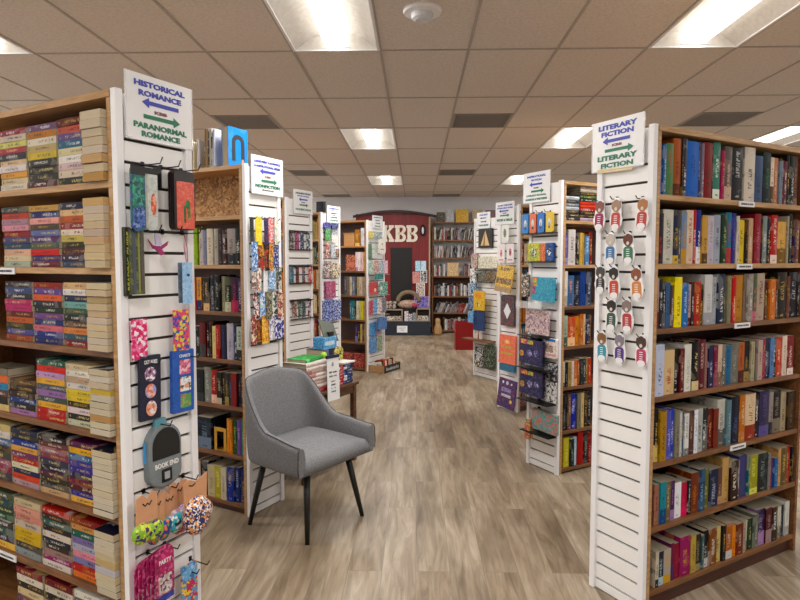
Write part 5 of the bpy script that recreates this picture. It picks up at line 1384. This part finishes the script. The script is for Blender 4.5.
ss = sh.modifiers.new('subsurf', 'SUBSURF'); ss.levels = 1; ss.render_levels = 2
pp = [sec[5] for sec in sections]
front = [(sections[0][k][0], sections[0][k][1]+0.001, sections[0][k][2]) for k in (1, 2, 3, 4)]
back_ = [(sections[-1][k][0], sections[-1][k][1]+0.001, sections[-1][k][2]) for k in (4, 3, 2, 1)]
part('piping', MB().tube(front + pp + back_, 0.0032, 6), M_PIPING, t, smooth=True)
# seat cushion: grid with rounded edges
seat = MB()
nx_, ny_ = 14, 14
def seat_pt(u, v, top=True):
    y = FF-0.004 + (FB+0.05-FF)*(1-v) if False else (FB+0.045) + (FF+0.006-FB-0.045)*v
    hw = 0.24 + 0.03*v
    x = -hw + 2*hw*u
    e = min(u, 1-u)*2*hw; g = (1-v)*0.47
    z = 0.482 + 0.012*math.sin(PI*u)*math.sin(PI*min(1, v*1.1)) - 0.016*v*v
    r = 0.03
    if g < r: z -= r - math.sqrt(max(0, r*r-(r-g)**2))
    if e < r*0.6: z -= (r*0.6 - e)*0.5
    return (x, y, z)
for j in range(ny_+1):
    for i in range(nx_+1):
        v = (j/ny_)**0.8
        seat.v.append(seat_pt(i/nx_, v))
for j in range(ny_):
    for i in range(nx_):
        a = j*(nx_+1)+i
        seat.f.append((a, a+1, a+nx_+2, a+nx_+1))
base = len(seat.v)
for (x, y, z) in list(seat.v): seat.v.append((x, min(y, FF+0.0), 0.39))
for j in range(ny_):
    for i in range(nx_):
        a = base + j*(nx_+1)+i
        seat.f.append((a, a+nx_+1, a+nx_+2, a+1))
def idx(i, j): return j*(nx_+1)+i
for i in range(nx_):
    for j, fl in ((0, 1), (ny_, 0)):
        a, b = idx(i, j), idx(i+1, j); q = (a, b, b+base, a+base); seat.f.append(q if fl else q[::-1])
for j in range(ny_):
    for i, fl in ((0, 0), (nx_, 1)):
        a, b = idx(i, j), idx(i, j+1); q = (a, b, b+base, a+base); seat.f.append(q if fl else q[::-1])
part('seat', seat, M_FABRIC, t, smooth=True)
part('underframe', MB().box(-0.22, -0.18, 0.372, 0.22, 0.19, 0.386), M_BLACK, t)
for (fx, fy) in ((-0.245, 0.208), (0.207, 0.209), (-0.225, -0.233), (0.228, -0.233)):
    tx, ty = fx*0.72, fy*0.72
    part('leg', MB().tube([(fx, fy, 0.0), (fx+(tx-fx)*0.5, fy+(ty-fy)*0.5, 0.19), (tx, ty, 0.384)], 0.02, 10, [0.62, 0.85, 1.0]), M_LEG, t, smooth=True)

# ------------------------------------------------------------------ side table behind the chair with its display
TZ = 0.60
ev = Vector((math.sin(0.474), math.cos(0.474), 0))
TM = Matrix.Translation((-0.43, 4.50, 0)) @ Matrix.Rotation(PI/2-0.474, 4, 'Z')     # local x: away along the table edge, y: toward the bookcases; origin far aisle corner
t = thing('side_table', 'brown wooden side table behind the grey chair, covered in books', 'table', TM)
TL, TW = 0.66, 0.48
part('table_top', MB().box(-TL, 0, TZ-0.022, 0, TW, TZ), M_TABLE, t, bevel=0.003)
part('apron', MB().box(-TL+0.03, 0.02, TZ-0.08, -0.03, 0.035, TZ-0.022), M_TABLE, t)
part('apron', MB().box(-TL+0.03, TW-0.035, TZ-0.08, -0.03, TW-0.02, TZ-0.022), M_TABLE, t)
part('lower_shelf', MB().box(-TL+0.03, 0.03, 0.14, -0.03, TW-0.03, 0.158), M_TABLE, t)
for x in (-TL+0.015, -0.05):
    for y in (0.015, TW-0.05):
        part('leg', MB().box(x, y, 0, x+0.035, y+0.035, TZ-0.022), M_TABLE, t, bevel=0.002)
def tbook(x, y, z, wl, dl, th, c, a, label, grp, rot=0.0):
    """book lying on the table: wl along local x (spine side toward the aisle, -y)"""
    R = Matrix(((0,0,1,0),(0,1,0,0),(-1,0,0,0),(0,0,0,1)))
    return book('tabletop_book', TM @ Matrix.Translation((x, y, z+th)) @ Matrix.Rotation(rot, 4, 'Z') @ R, th-0.0006, wl, dl, c, a, label, grp)
z = TZ
for i, (c, a) in enumerate([('24407a','e8e8f0'),('2a4a8c','f0f0f0'),('22407c','e0e0f0'),('2c4c90','f0e8e8'),('203a74','e8e8f0'),('2a4888','f0f0f0'),('24407c','e8e8f0')]):
    tbook(-0.155, 0.03+0.004*(i % 2), z, 0.115, 0.16, 0.021, c, a, 'blue and white paperback, %s from the bottom of the table-corner stack' % ORD[i], 'stack of blue paperbacks on the table', 0.0); z += 0.021
ztop = z
tbook(-0.17, 0.02, z, 0.15, 0.19, 0.012, 'e0e0dc', 'b8b8b8', 'white book lying on top of the blue stack', 'stack of blue paperbacks on the table')
z = TZ
for i, (c, a) in enumerate([('b8303c','f0e0e0'),('c03a40','e8e8e8'),('a82c38','f0f0f0'),('c83c40','e8d8d8'),('b03038','f0f0f0'),('c03840','f0e8e8')]):
    tbook(-0.235, 0.03, z, 0.075, 0.12, 0.022, c, a, 'red and white paperback, %s from the bottom beside the blue stack' % ORD[i], 'stack of red paperbacks on the table'); z += 0.022
# tall stack of pale books
z = TZ
for i in range(8):
    c = ['b83c48','d8ccc4','e0d4cc','d0c4bc','e4dcd4','dcc8c4','e0d8d0','d8d0cc'][i]
    tbook(-0.60, 0.03+0.003*(i % 3), z, 0.30, 0.20, 0.0265, c, 'c08a88', '%s book, %s from the bottom of the tall pale stack' % (cword(c), ORD[i]), 'tall stack of pale books on the table'); z += 0.0265
zp = z
tbook(-0.56, 0.06, zp, 0.22, 0.16, 0.022, '2a9a48', '80d890', 'green book lying on the tall pale stack', 'books on the tall pale stack', 0.1)
t = thing('tennis_ball_toy', 'round lime-green toy ball on the tall pale stack', 'toy', TM @ Matrix.Translation((-0.31, 0.10, zp)))
part('ball', MB().ball((0, 0, 0.022), 0.022, 0.022, 0.022, 14, 10), simple('lime_plush', 'a8d838', 0.8), t, smooth=True)
# standing author card
t = thing('author_card', 'tall white card with printed lines clipped to the table edge', 'card', TM @ Matrix.Translation((-0.40, -0.006, TZ-0.075)) @ Matrix.Rotation(-0.05, 4, 'X') @ Matrix.Rotation(0.03, 4, 'Y'))
part('card_sheet', MB().box(-0.01, 0, 0, 0.135, 0.002, 0.315), M_PAPER, t)
part('dark_clip', MB().box(-0.014, -0.004, 0.298, 0.139, 0.006, 0.32), simple('navy_clip', '141c38', 0.4), t)
part('emblem', MB().prism(ellipse(0.058, 0.255, 0.012, 0.016), -0.0012, 0.001), simple('grey_print2', '8a8e94', 0.5), t)
lettering(t, 'MEET', 0.03, 0.20, 0.03, 0.012, M_KTXT); lettering(t, 'the author', 0.082, 0.20, 0.05, 0.012, M_KTXT)
lettering(t, 'BOOK', 0.035, 0.172, 0.04, 0.012, M_KTXT); lettering(t, 'signing', 0.085, 0.172, 0.04, 0.012, M_REDINK)
for i in range(4): lettering(t, ['JUNE 12', 'SATURDAY', '1 - 3', 'PM'][i], 0.06, 0.135-0.024*i, 0.05, 0.011, M_GREYINK)
# dark books on the lower shelf of the table
z = 0.158
for i in range(7):
    tbook(-0.20, 0.05, z, 0.15, 0.2, 0.026, ['1c2c48','223450','1a2840','26405c','1c3050','203858','1a2a44'][i], 'c8d0d8', 'navy book with pale lettering, %s from the bottom under the table' % ORD[i], 'navy books under the table'); z += 0.026
# light blue tissue box style pack, yellow bag and the tilted display board behind them
tbook(-0.165, 0.20, TZ, 0.16, 0.17, 0.24, '3a3a50', '8080a8', 'thick dark boxed set carrying the light blue box', 'tall items at the back of the table')
t = thing('picture_box', 'light blue glossy box standing at the back of the table', 'box', TM @ Matrix.Translation((-0.165, 0.205, TZ+0.2402)))
q = part('box_body', MB().box(0, 0, 0, 0.17, 0.10, 0.09), M_PRINT, t, bevel=0.004); tones(q, '4aa0d8', '70b8e8', '2a78b8', 3)
part('label_strip', MB().box(0.02, -0.001, 0.03, 0.14, 0.0005, 0.06), simple('pale_blue_print', 'c8e0f0', 0.4), t)
t = thing('gift_bag', 'yellow and navy bag at the back table corner', 'bag', TM @ Matrix.Translation((-0.125, 0.12, TZ+0.1592)))
q = part('bag_body', MB().prism([(0,0),(0.085,0),(0.095,0.08),(0.07,0.105),(0.02,0.10),(-0.005,0.07)], 0, 0.02), M_PRINT, t, bevel=0.004); tones(q, 'c8b838', '2c3c68', 'e8dc80', 8)
t = thing('display_board', 'tilted grey-green display board above the light blue box', 'board', TM @ Matrix.Translation((-0.14, 0.215, TZ+0.336)))
part('board', MB().box(-0.01, 0, 0, 0.19, 0.006, 0.15, Matrix.Rotation(0.25, 4, 'Y') @ Matrix.Rotation(-0.5, 4, 'X')), simple('grey_green_board', '50584f', 0.5), t)
part('stand', MB().box(0.06, 0.0, -0.002, 0.12, 0.05, 0.03), M_BLACK, t)

# ------------------------------------------------------------------ low wooden crate by the KBB-side bookcase, leaflets in it
cs = K['L5']
t = thing('book_crate', 'low wooden crate with a black lettered front at the case end', 'crate', cs.E)
part('crate_side', MB().box(0.0, -0.26, 0, 0.012, -0.034, 0.10), M_PINE, t); part('crate_side', MB().box(0.45, -0.26, 0, 0.462, -0.034, 0.10), M_PINE, t)
part('crate_floor', MB().box(0.0, -0.26, 0, 0.462, -0.034, 0.012), M_PINE, t)
part('crate_front', MB().box(0.0, -0.272, 0, 0.462, -0.26, 0.09), M_PINE, t)
bb = part('black_front', MB().box(0.0, 0, 0, 0.44, 0.004, 0.10), M_BLACK, t, M=Matrix.Translation((0.01, -0.277, 0.0)), label='black board with pale hand lettering')
lettering(bb, 'bookmarks', 0.22, 0.05, 0.34, 0.05, simple('chalk', 'b8bcb8', 0.8), y=-0.001)
for i in range(9):
    c = ['e8e4dc','202428','d86048','e8e8e8','b84030','e0c8a8','c8c8cc','884038','e8dcc0'][i]
    o = book('board_book', cs.E @ Matrix.Translation((0.03+0.046*i, -0.22, 0.013)) @ Matrix.Rotation(-0.12, 4, 'X'), 0.03, 0.135+0.01*(i % 3), 0.12, c, None, '%s small book, %s along the low wooden crate' % (cword(c), ORD[i]), 'small books in the low crate')

# objects inside the KBB-side bookcase
z = stop('L5', 5)+0.0002
t = thing('wooden_box', 'orange-brown wooden box facing out on the top shelf near the KBB wall', 'box', cs.shelf(0.37, 0.02, z))
part('box_body', MB().box(0, 0, 0, 0.17, 0.12, 0.16), simple('honey_wood', 'c08a50', 0.5), t, bevel=0.004)
part('box_lid', MB().box(-0.004, -0.006, 0.16, 0.174, 0.124, 0.178), simple('honey_wood_lid', 'a8743c', 0.5), t)
z = stop('L5', 4)+0.0002
t = thing('framed_print', 'rust-red picture of a bowl standing on the second shelf', 'print', cs.shelf(0.34, 0.02, z))
q = part('print_sheet', MB().box(0, 0, 0, 0.16, 0.01, 0.22), M_PRINT, t); tones(q, '8a3c20', 'd89068', '6a2814', 5)
part('bowl_shape', MB().prism(ellipse(0.08, 0.09, 0.055, 0.035), -0.002, 0.001), simple('terracotta', 'c86848', 0.5), t)
z = stop('L5', 0)+0.0002
for i in range(2):
    t = thing('red_game_box', ['red and cream patterned box on the bottom shelf, deeper in', 'red and cream patterned box on the bottom shelf, beside the panel'][i], 'box', cs.shelf(0.43-0.2*i, 0.03, z), 'red boxes on the bottom shelf')
    q = part('box_body', MB().box(0, 0, 0, 0.18, 0.2, 0.2), M_PRINTV, t, bevel=0.003); tones(q, '8c2820', 'c86a58', '5a1814', 2+i)

# ------------------------------------------------------------------ back wall: KBB facade
YF = 12.5
M_RED = wood('red_painted_boards', '640c12', '86141a', scale=(6, 1, 0.4), rough=0.5)
t = thing('red_facade', 'dark red wooden facade with KBB letters and a black door', 'facade', Matrix.Translation((0, YF, 0)))
part('board_wall', MB().box(-1.25, 0, 0, 0.27, 0.05, 2.47), M_RED, t)
arc = []
for i in range(21):
    x = -1.30 + i*(0.42+1.30)/20
    arc.append((x, 2.44 + 0.11*math.sin(PI*i/20)))
arc += [(x, z_-0.05) for x, z_ in arc[::-1]]
part('arched_trim', MB().prism(arc, -0.06, 0.0), simple('dark_maroon_trim', '2c1014', 0.5), t)
top = [(-1.25, 2.46)] + [(x, z_) for x, z_ in arc[1:20] if -1.25 < x < 0.27] + [(0.27, 2.46)]
part('arched_top', MB().prism([p for p in top if p[1] >= 2.45] , 0.0, 0.05), M_RED, t)
part('edge_strip', MB().box(0.255, -0.01, 0, 0.285, 0.06, 2.47), simple('tan_strip', 'b89a78', 0.6), t)
M_CRM = simple('cream_letters', 'efe6d4', 0.5)
def slab(ch, x0, w_, z0, h):
    m = MB(); y0, y1 = -0.035, -0.001
    st = w_*0.34; sf_ = h*0.15
    bx = lambda a, b, c, d: m.box(x0+a, y0, z0+b, x0+c, y1, z0+d)
    if ch == 'B':
        bx(0, 0, w_*0.62, sf_); bx(0, h-sf_, w_*0.62, h); bx(w_*0.08, sf_, w_*0.08+st, h-sf_); bx(w_*0.3, h*0.44, w_*0.62, h*0.57)
        for zc, hh in ((h*0.755, h*0.245), (h*0.27, h*0.27)):
            out = [(x0+w_*0.60+w_*0.38*math.cos(q)*1.0, z0+zc+hh*math.sin(q)) for q in [PI/2-PI*i/10 for i in range(11)]]
            inn = [(x0+w_*0.60+w_*0.10*math.cos(q), z0+zc+hh*0.42*math.sin(q)) for q in [-PI/2+PI*i/10 for i in range(11)]]
            for i in range(10):
                m.prism([out[i], out[i+1], inn[9-i], inn[10-i]], y0, y1)
    else:
        bx(0, 0, w_*0.46, sf_); bx(0, h-sf_, w_*0.46, h); bx(w_*0.08, sf_, w_*0.08+st, h-sf_)
        bx(w_*0.58, 0, w_*1.02, sf_); bx(w_*0.58, h-sf_, w_*1.0, h)
        m.prism([(x0+w_*0.40, z0+h*0.40), (x0+w_*0.40, z0+h*0.62), (x0+w_*0.66, z0+h-sf_), (x0+w_*0.92, z0+h-sf_)], y0, y1)
        m.prism([(x0+w_*0.44, z0+h*0.46), (x0+w_*0.62, z0+h*0.64), (x0+w_*0.98, z0+sf_), (x0+w_*0.64, z0+sf_)], y0, y1)
    return m
for ch, x0 in (('K', -0.71), ('B', -0.445), ('B', -0.205)):
    part('large_letter', slab(ch, x0, 0.245 if ch == 'K' else 0.235, 1.90, 0.34), M_CRM, t, label='large cream slab letter %s' % ch)
part('black_door', MB().box(-0.53, -0.02, 0.3, -0.09, 0.0, 1.78), simple('blackboard', '090b0e', 0.6), t)
lt = thing('wall_lantern', 'oval black lantern with a pale glass on the red facade', 'lamp', Matrix.Translation((0.13, YF-0.001, 2.03)))
part('lantern_frame', MB().ball((0, -0.04, 0.1), 0.055, 0.04, 0.12, 14, 10), M_BLACK, lt, smooth=True)
part('lantern_glass', MB().ball((0, -0.075, 0.1), 0.024, 0.018, 0.075, 12, 8), simple('frosted_glass', 'd8d8dc', 0.3), lt, smooth=True)

def flat(name, x0, z0, w_, h, Y, cols, label, cat, mat=None, grp=None, th=0.012, frame=None):
    t = thing(name, label, cat, Matrix.Translation((x0, Y, z0)), grp)
    q = part('printed_face', MB().box(0, 0, 0, w_, th, h), mat or M_PRINT, t); tones(q, *cols, seed=rng.uniform(0, 30))
    if frame:
        m = MB()
        for a, b, c_, d in ((-0.01,-0.01,0,h+0.01),(w_,-0.01,w_+0.01,h+0.01),(0,-0.01,w_,0),(0,h,w_,h+0.01)): m.box(a, -0.006, b, c_, th, d)
        part('frame', m, frame, t)
    return t
# counter in front
t = thing('display_counter', 'low dark counter in front of the red facade', 'counter', Matrix.Translation((0, 12.2, 0)))
part('counter_front', MB().box(-0.80, 0, 0, 0.29, 0.02, 0.285), simple('dark_slate_paint', '1c2430', 0.5), t)
part('counter_side', MB().box(-0.80, 0.02, 0, -0.78, 0.28, 0.285), bpy.data.materials['dark_slate_paint'], t)
part('counter_side', MB().box(0.27, 0.02, 0, 0.29, 0.28, 0.285), bpy.data.materials['dark_slate_paint'], t)
part('counter_top', MB().box(-0.80, 0.02, 0.26, 0.29, 0.28, 0.285), bpy.data.materials['dark_slate_paint'], t)
n_ = flat('paper_notice', -0.39, 0.06, 0.21, 0.135, 12.196, ['e8eaee','e8eaee','e0e2e6'], 'white paper notice on the dark counter front', 'notice', mat=M_PAPER, th=0.003)
lettering(n_, 'PLEASE DO NOT', 0.105, 0.09, 0.13, 0.016, M_GREYINK); lettering(n_, 'CLIMB', 0.105, 0.05, 0.07, 0.016, M_GREYINK)
M_CRW = simple('pale_crate_wood', '9a8a78', 0.7)
def basket(x, z0, w_, h, Y, label):
    t = thing('display_crate', label, 'crate', Matrix.Translation((x, Y, z0)), 'crates on the dark counter')
    m = MB()
    for a, b, c_, d in ((0,0,0.02,h),(w_-0.02,0,w_,h),(0.02,0,w_-0.02,0.02),(0.02,h-0.02,w_-0.02,h)): m.box(a, 0, b, c_, 0.16, d)
    part('crate_frame', m, M_CRW, t)
    part('crate_back', MB().box(0.02, 0.14, 0.02, w_-0.02, 0.15, h-0.02), simple('dark_crate_back', '30241c', 0.7), t)
    q = part('contents', MB().box(0.03, 0.03, 0.02, w_-0.03, 0.12, h*0.4), M_PRINTV, t); tones(q, 'e0dcd4', '8a6a4c', '2c2824', rng.uniform(0, 9))
basket(-0.66, 0.286, 0.38, 0.24, 12.24, 'grey wooden crate on the counter beside the case end')
basket(0.0, 0.286, 0.28, 0.26, 12.24, 'grey wooden crate on the counter nearest the magazine shelves')
for i, (x, w_, h, cc) in enumerate(((-0.24, 0.08, 0.20, ['e8e4e8','c8a8c0','808090']), (-0.15, 0.07, 0.15, ['d8d4dc','303038','b0a8b0']), (-0.07, 0.06, 0.17, ['9098a0','383c48','d0d4d8']))):
    flat('standing_card', x, 0.286, w_, h, 12.26, cc, '%s standing card between the two counter crates' % ['tall white', 'short white and black', 'grey'][i], 'card', grp='standing cards between the crates')
for i, (x, cc) in enumerate(((-0.61, ['c0b8a8','5a5048','e8e0d0']), (-0.53, ['8a7868','d8d0c0','3a3430']), (-0.45, ['b0a8a0','6a4838','e0d8d0']))):
    t = thing('plush_toy', ['cream', 'brown', 'grey'][i] + ' soft toy heaped on the counter crate', 'toy', Matrix.Translation((x, 12.3, 0.527)), 'soft toys on the counter crate')
    m = MB(); m.ball((0, 0, 0.055), 0.038, 0.045, 0.055, 12, 8); m.ball((0.01, -0.02, 0.13), 0.038, 0.035, 0.038, 12, 8)
    q = part('body', m, M_PRINT, t, smooth=True); tones(q, *cc, seed=i)
# wicker basket of bags
t = thing('wicker_basket', 'round woven basket tipped open on the counter', 'basket', Matrix.Translation((-0.16, 12.34, 0.555)))
rim = [(0.22*math.cos(PI*i/14), -0.02, 0.12+0.20*math.sin(PI*i/14)) for i in range(15)]
part('hoop', MB().tube(rim, 0.045, 10), simple('pale_wicker', '7a6850', 0.8, var=0.25, scale=40), t, smooth=True)
q = part('basket_body', MB().ball((0, 0.0, 0.07), 0.235, 0.07, 0.09, 18, 8), M_PRINTV, t, smooth=True); tones(q, 'b0a890', 'b85a60', '6a6048', 1.5)
part('stand', MB().box(-0.11, -0.03, -0.269, 0.14, 0.05, 0.0), M_BLACK, t)
t = thing('red_pouch', 'pink-red pouch beside the woven basket', 'pouch', Matrix.Translation((-0.03, 12.24, 0.565)))
part('pouch_body', MB().ball((0, 0, 0.05), 0.06, 0.03, 0.05, 12, 8), simple('rose_cloth', 'a83050', 0.7), t, smooth=True)
part('pouch_base', MB().box(-0.05, -0.02, -0.02, 0.05, 0.05, 0.004), M_BLACK, t)
flat('poster', -0.02, 1.30, 0.105, 0.21, 12.46, ['a8d8ec','78b8d8','e0f0f4'], 'pale blue poster, nearer the black door', 'poster', grp='pair of pale blue posters')
flat('poster', 0.095, 1.30, 0.105, 0.21, 12.46, ['b8e0f0','88c0dc','e8f4f8'], 'pale blue poster, nearer the magazine shelves', 'poster', grp='pair of pale blue posters')
flat('poster', -0.08, 1.05, 0.15, 0.24, 12.45, ['c88a84','a85a54','e0b0a8'], 'faded pink poster below the blue pair', 'poster', frame=simple('maroon_frame','6a2024',0.5))
flat('photo_print', 0.09, 1.07, 0.12, 0.24, 12.45, ['1c1c1e','e0e0e0','48484c'], 'black and white photo beside the pink poster', 'photo', frame=M_WHITE)
flat('photo_print', 0.01, 0.80, 0.155, 0.24, 12.40, ['e8dcd4','2a201e','a08078'], 'white-framed portrait photo over the purple print', 'photo', frame=M_WHITE)
flat('framed_print', -0.03, 0.57, 0.27, 0.21, 12.30, ['5a48a8','2c2860','b0a8e0'], 'purple framed print leaning above the counter crate', 'print', frame=simple('lilac_frame','a890c8',0.5))
for lbl in ():
    pass
# statue by the shelves
t = thing('owl_statue', 'small tan carved statue on the floor by the magazine shelves', 'statue', Matrix.Translation((0.44, 12.3, 0)))
part('body', lathe([(0.075,0.0),(0.085,0.06),(0.08,0.14),(0.06,0.20),(0.045,0.23),(0.055,0.28),(0.045,0.33),(0.01,0.345)], 14), simple('tan_carving', 'a88458', 0.8, var=0.3, scale=25), t, smooth=True)
part('plinth', MB().box(-0.075, -0.06, 0, 0.075, 0.06, 0.02), M_SHELF, t)

# ------------------------------------------------------------------ magazine shelves on the back wall
YS = 12.62
t = thing('wall_shelf_unit', 'wide brown shelf unit of magazines and records against the back wall', 'shelf unit', Matrix.Translation((0.35, YS, 0)))
zsf = [0.062, 0.431, 0.777, 1.195, 1.581, 1.946, 2.31]
SW = 1.55
for i, z in enumerate(zsf):
    part('shelf', MB().box(0, 0, z-0.028, SW, 0.30, z), M_SHELF, t)
part('side_board', MB().box(-0.02, 0, 0, 0, 0.3, 2.31), M_SHELF, t); part('side_board', MB().box(SW, 0, 0, SW+0.02, 0.3, 2.31), M_SHELF, t)
part('back_panel', MB().box(0, 0.29, 0, SW, 0.3, 1.19), M_INNER, t)
PF = ['b8b4b4','8a8888','48484c','303034','d0ccc8','a8a4a8','8c2a34','c8c8cc','5a5458','24242a','3a4860','b09a98','e0dcd8','70686a','9a3038']
for si, z in enumerate(zsf[:6]):
    x = 0.02; nn = 0
    lim = 0.92 if si else 0.75
    x = 0.02 if si else 0.22
    while x < lim:
        if si == 3 and 0.25 < x < 0.62:
            x = 0.64; continue
        wd = rng.uniform(0.022, 0.036); h = rng.uniform(0.20, 0.27)
        c = rng.choice(PF); ln = 0.0
        if si in (1, 4, 5) and nn % 5 > 1: ln = 0.18
        if si == 1: ln = 0.4
        Mx = Matrix.Translation((0.35+x, YS+0.02, z+0.001)) @ Matrix.Rotation(ln, 4, 'Y')
        if ln: Mx = Mx
        b_ = book('magazine_volume', Mx, wd*(0.8 if ln else 1)-0.001, h*(0.92 if ln > 0.3 else 1), 0.2, c, None, '%s volume, %s from the red facade on the wall unit %s' % (cword(c), ORD[nn], ['bottom shelf','sixth shelf','fifth shelf','fourth shelf','third shelf','second shelf'][si]), 'volumes on the wall unit %s' % ['bottom shelf','sixth shelf','fifth shelf','fourth shelf','third shelf','second shelf'][si], hard=False)
        x += wd/ (math.cos(ln)) + 0.002; nn += 1
flat('picture_book_face', 0.35+0.30, 1.196, 0.22, 0.27, YS+0.03, ['c8a878','e0c8a0','8a6a40'], 'tan picture book facing out in the middle of the wall unit', 'book', frame=M_PINE)
for i, (x0, w_, h, cc, lb) in enumerate(((0.42, 0.17, 0.21, ['4a4840','8a8474','201e1c'], 'dark grey'), (0.61, 0.17, 0.25, ['b0b8c0','d0d4d8','8a9098'], 'pale grey'), (0.82, 0.26, 0.27, ['d8a418','e8c830','a8701c'], 'bright yellow'), (1.16, 0.22, 0.27, ['b89a70','7a8058','d0c0a0'], 'tan and green'), (1.43, 0.24, 0.25, ['5a2024','8a3a3c','2c1214'], 'dark maroon'))):
    flat('record_sleeve', x0, 2.311, w_, h, YS+0.06, cc, '%s sleeve standing face-out on top of the wall unit' % lb, 'record sleeve', grp='sleeves on top of the wall unit')
# red box on the floor
t = thing('red_bin', 'plain red box standing on the floor at the aisle end', 'box', Matrix.Translation((0.665, 10.2, 0)))
M_RB = simple('red_laminate', '9a1418', 0.4)
part('bin_front', MB().box(0, 0, 0, 0.34, 0.015, 0.46), M_RB, t, bevel=0.002)
part('bin_side', MB().box(0, 0.015, 0, 0.015, 0.34, 0.46), M_RB, t); part('bin_side', MB().box(0.325, 0.015, 0, 0.34, 0.34, 0.46), M_RB, t)
part('bin_back', MB().box(0.015, 0.325, 0, 0.325, 0.34, 0.46), M_RB, t); part('bin_floor', MB().box(0.015, 0.015, 0, 0.325, 0.325, 0.015), M_RB, t)
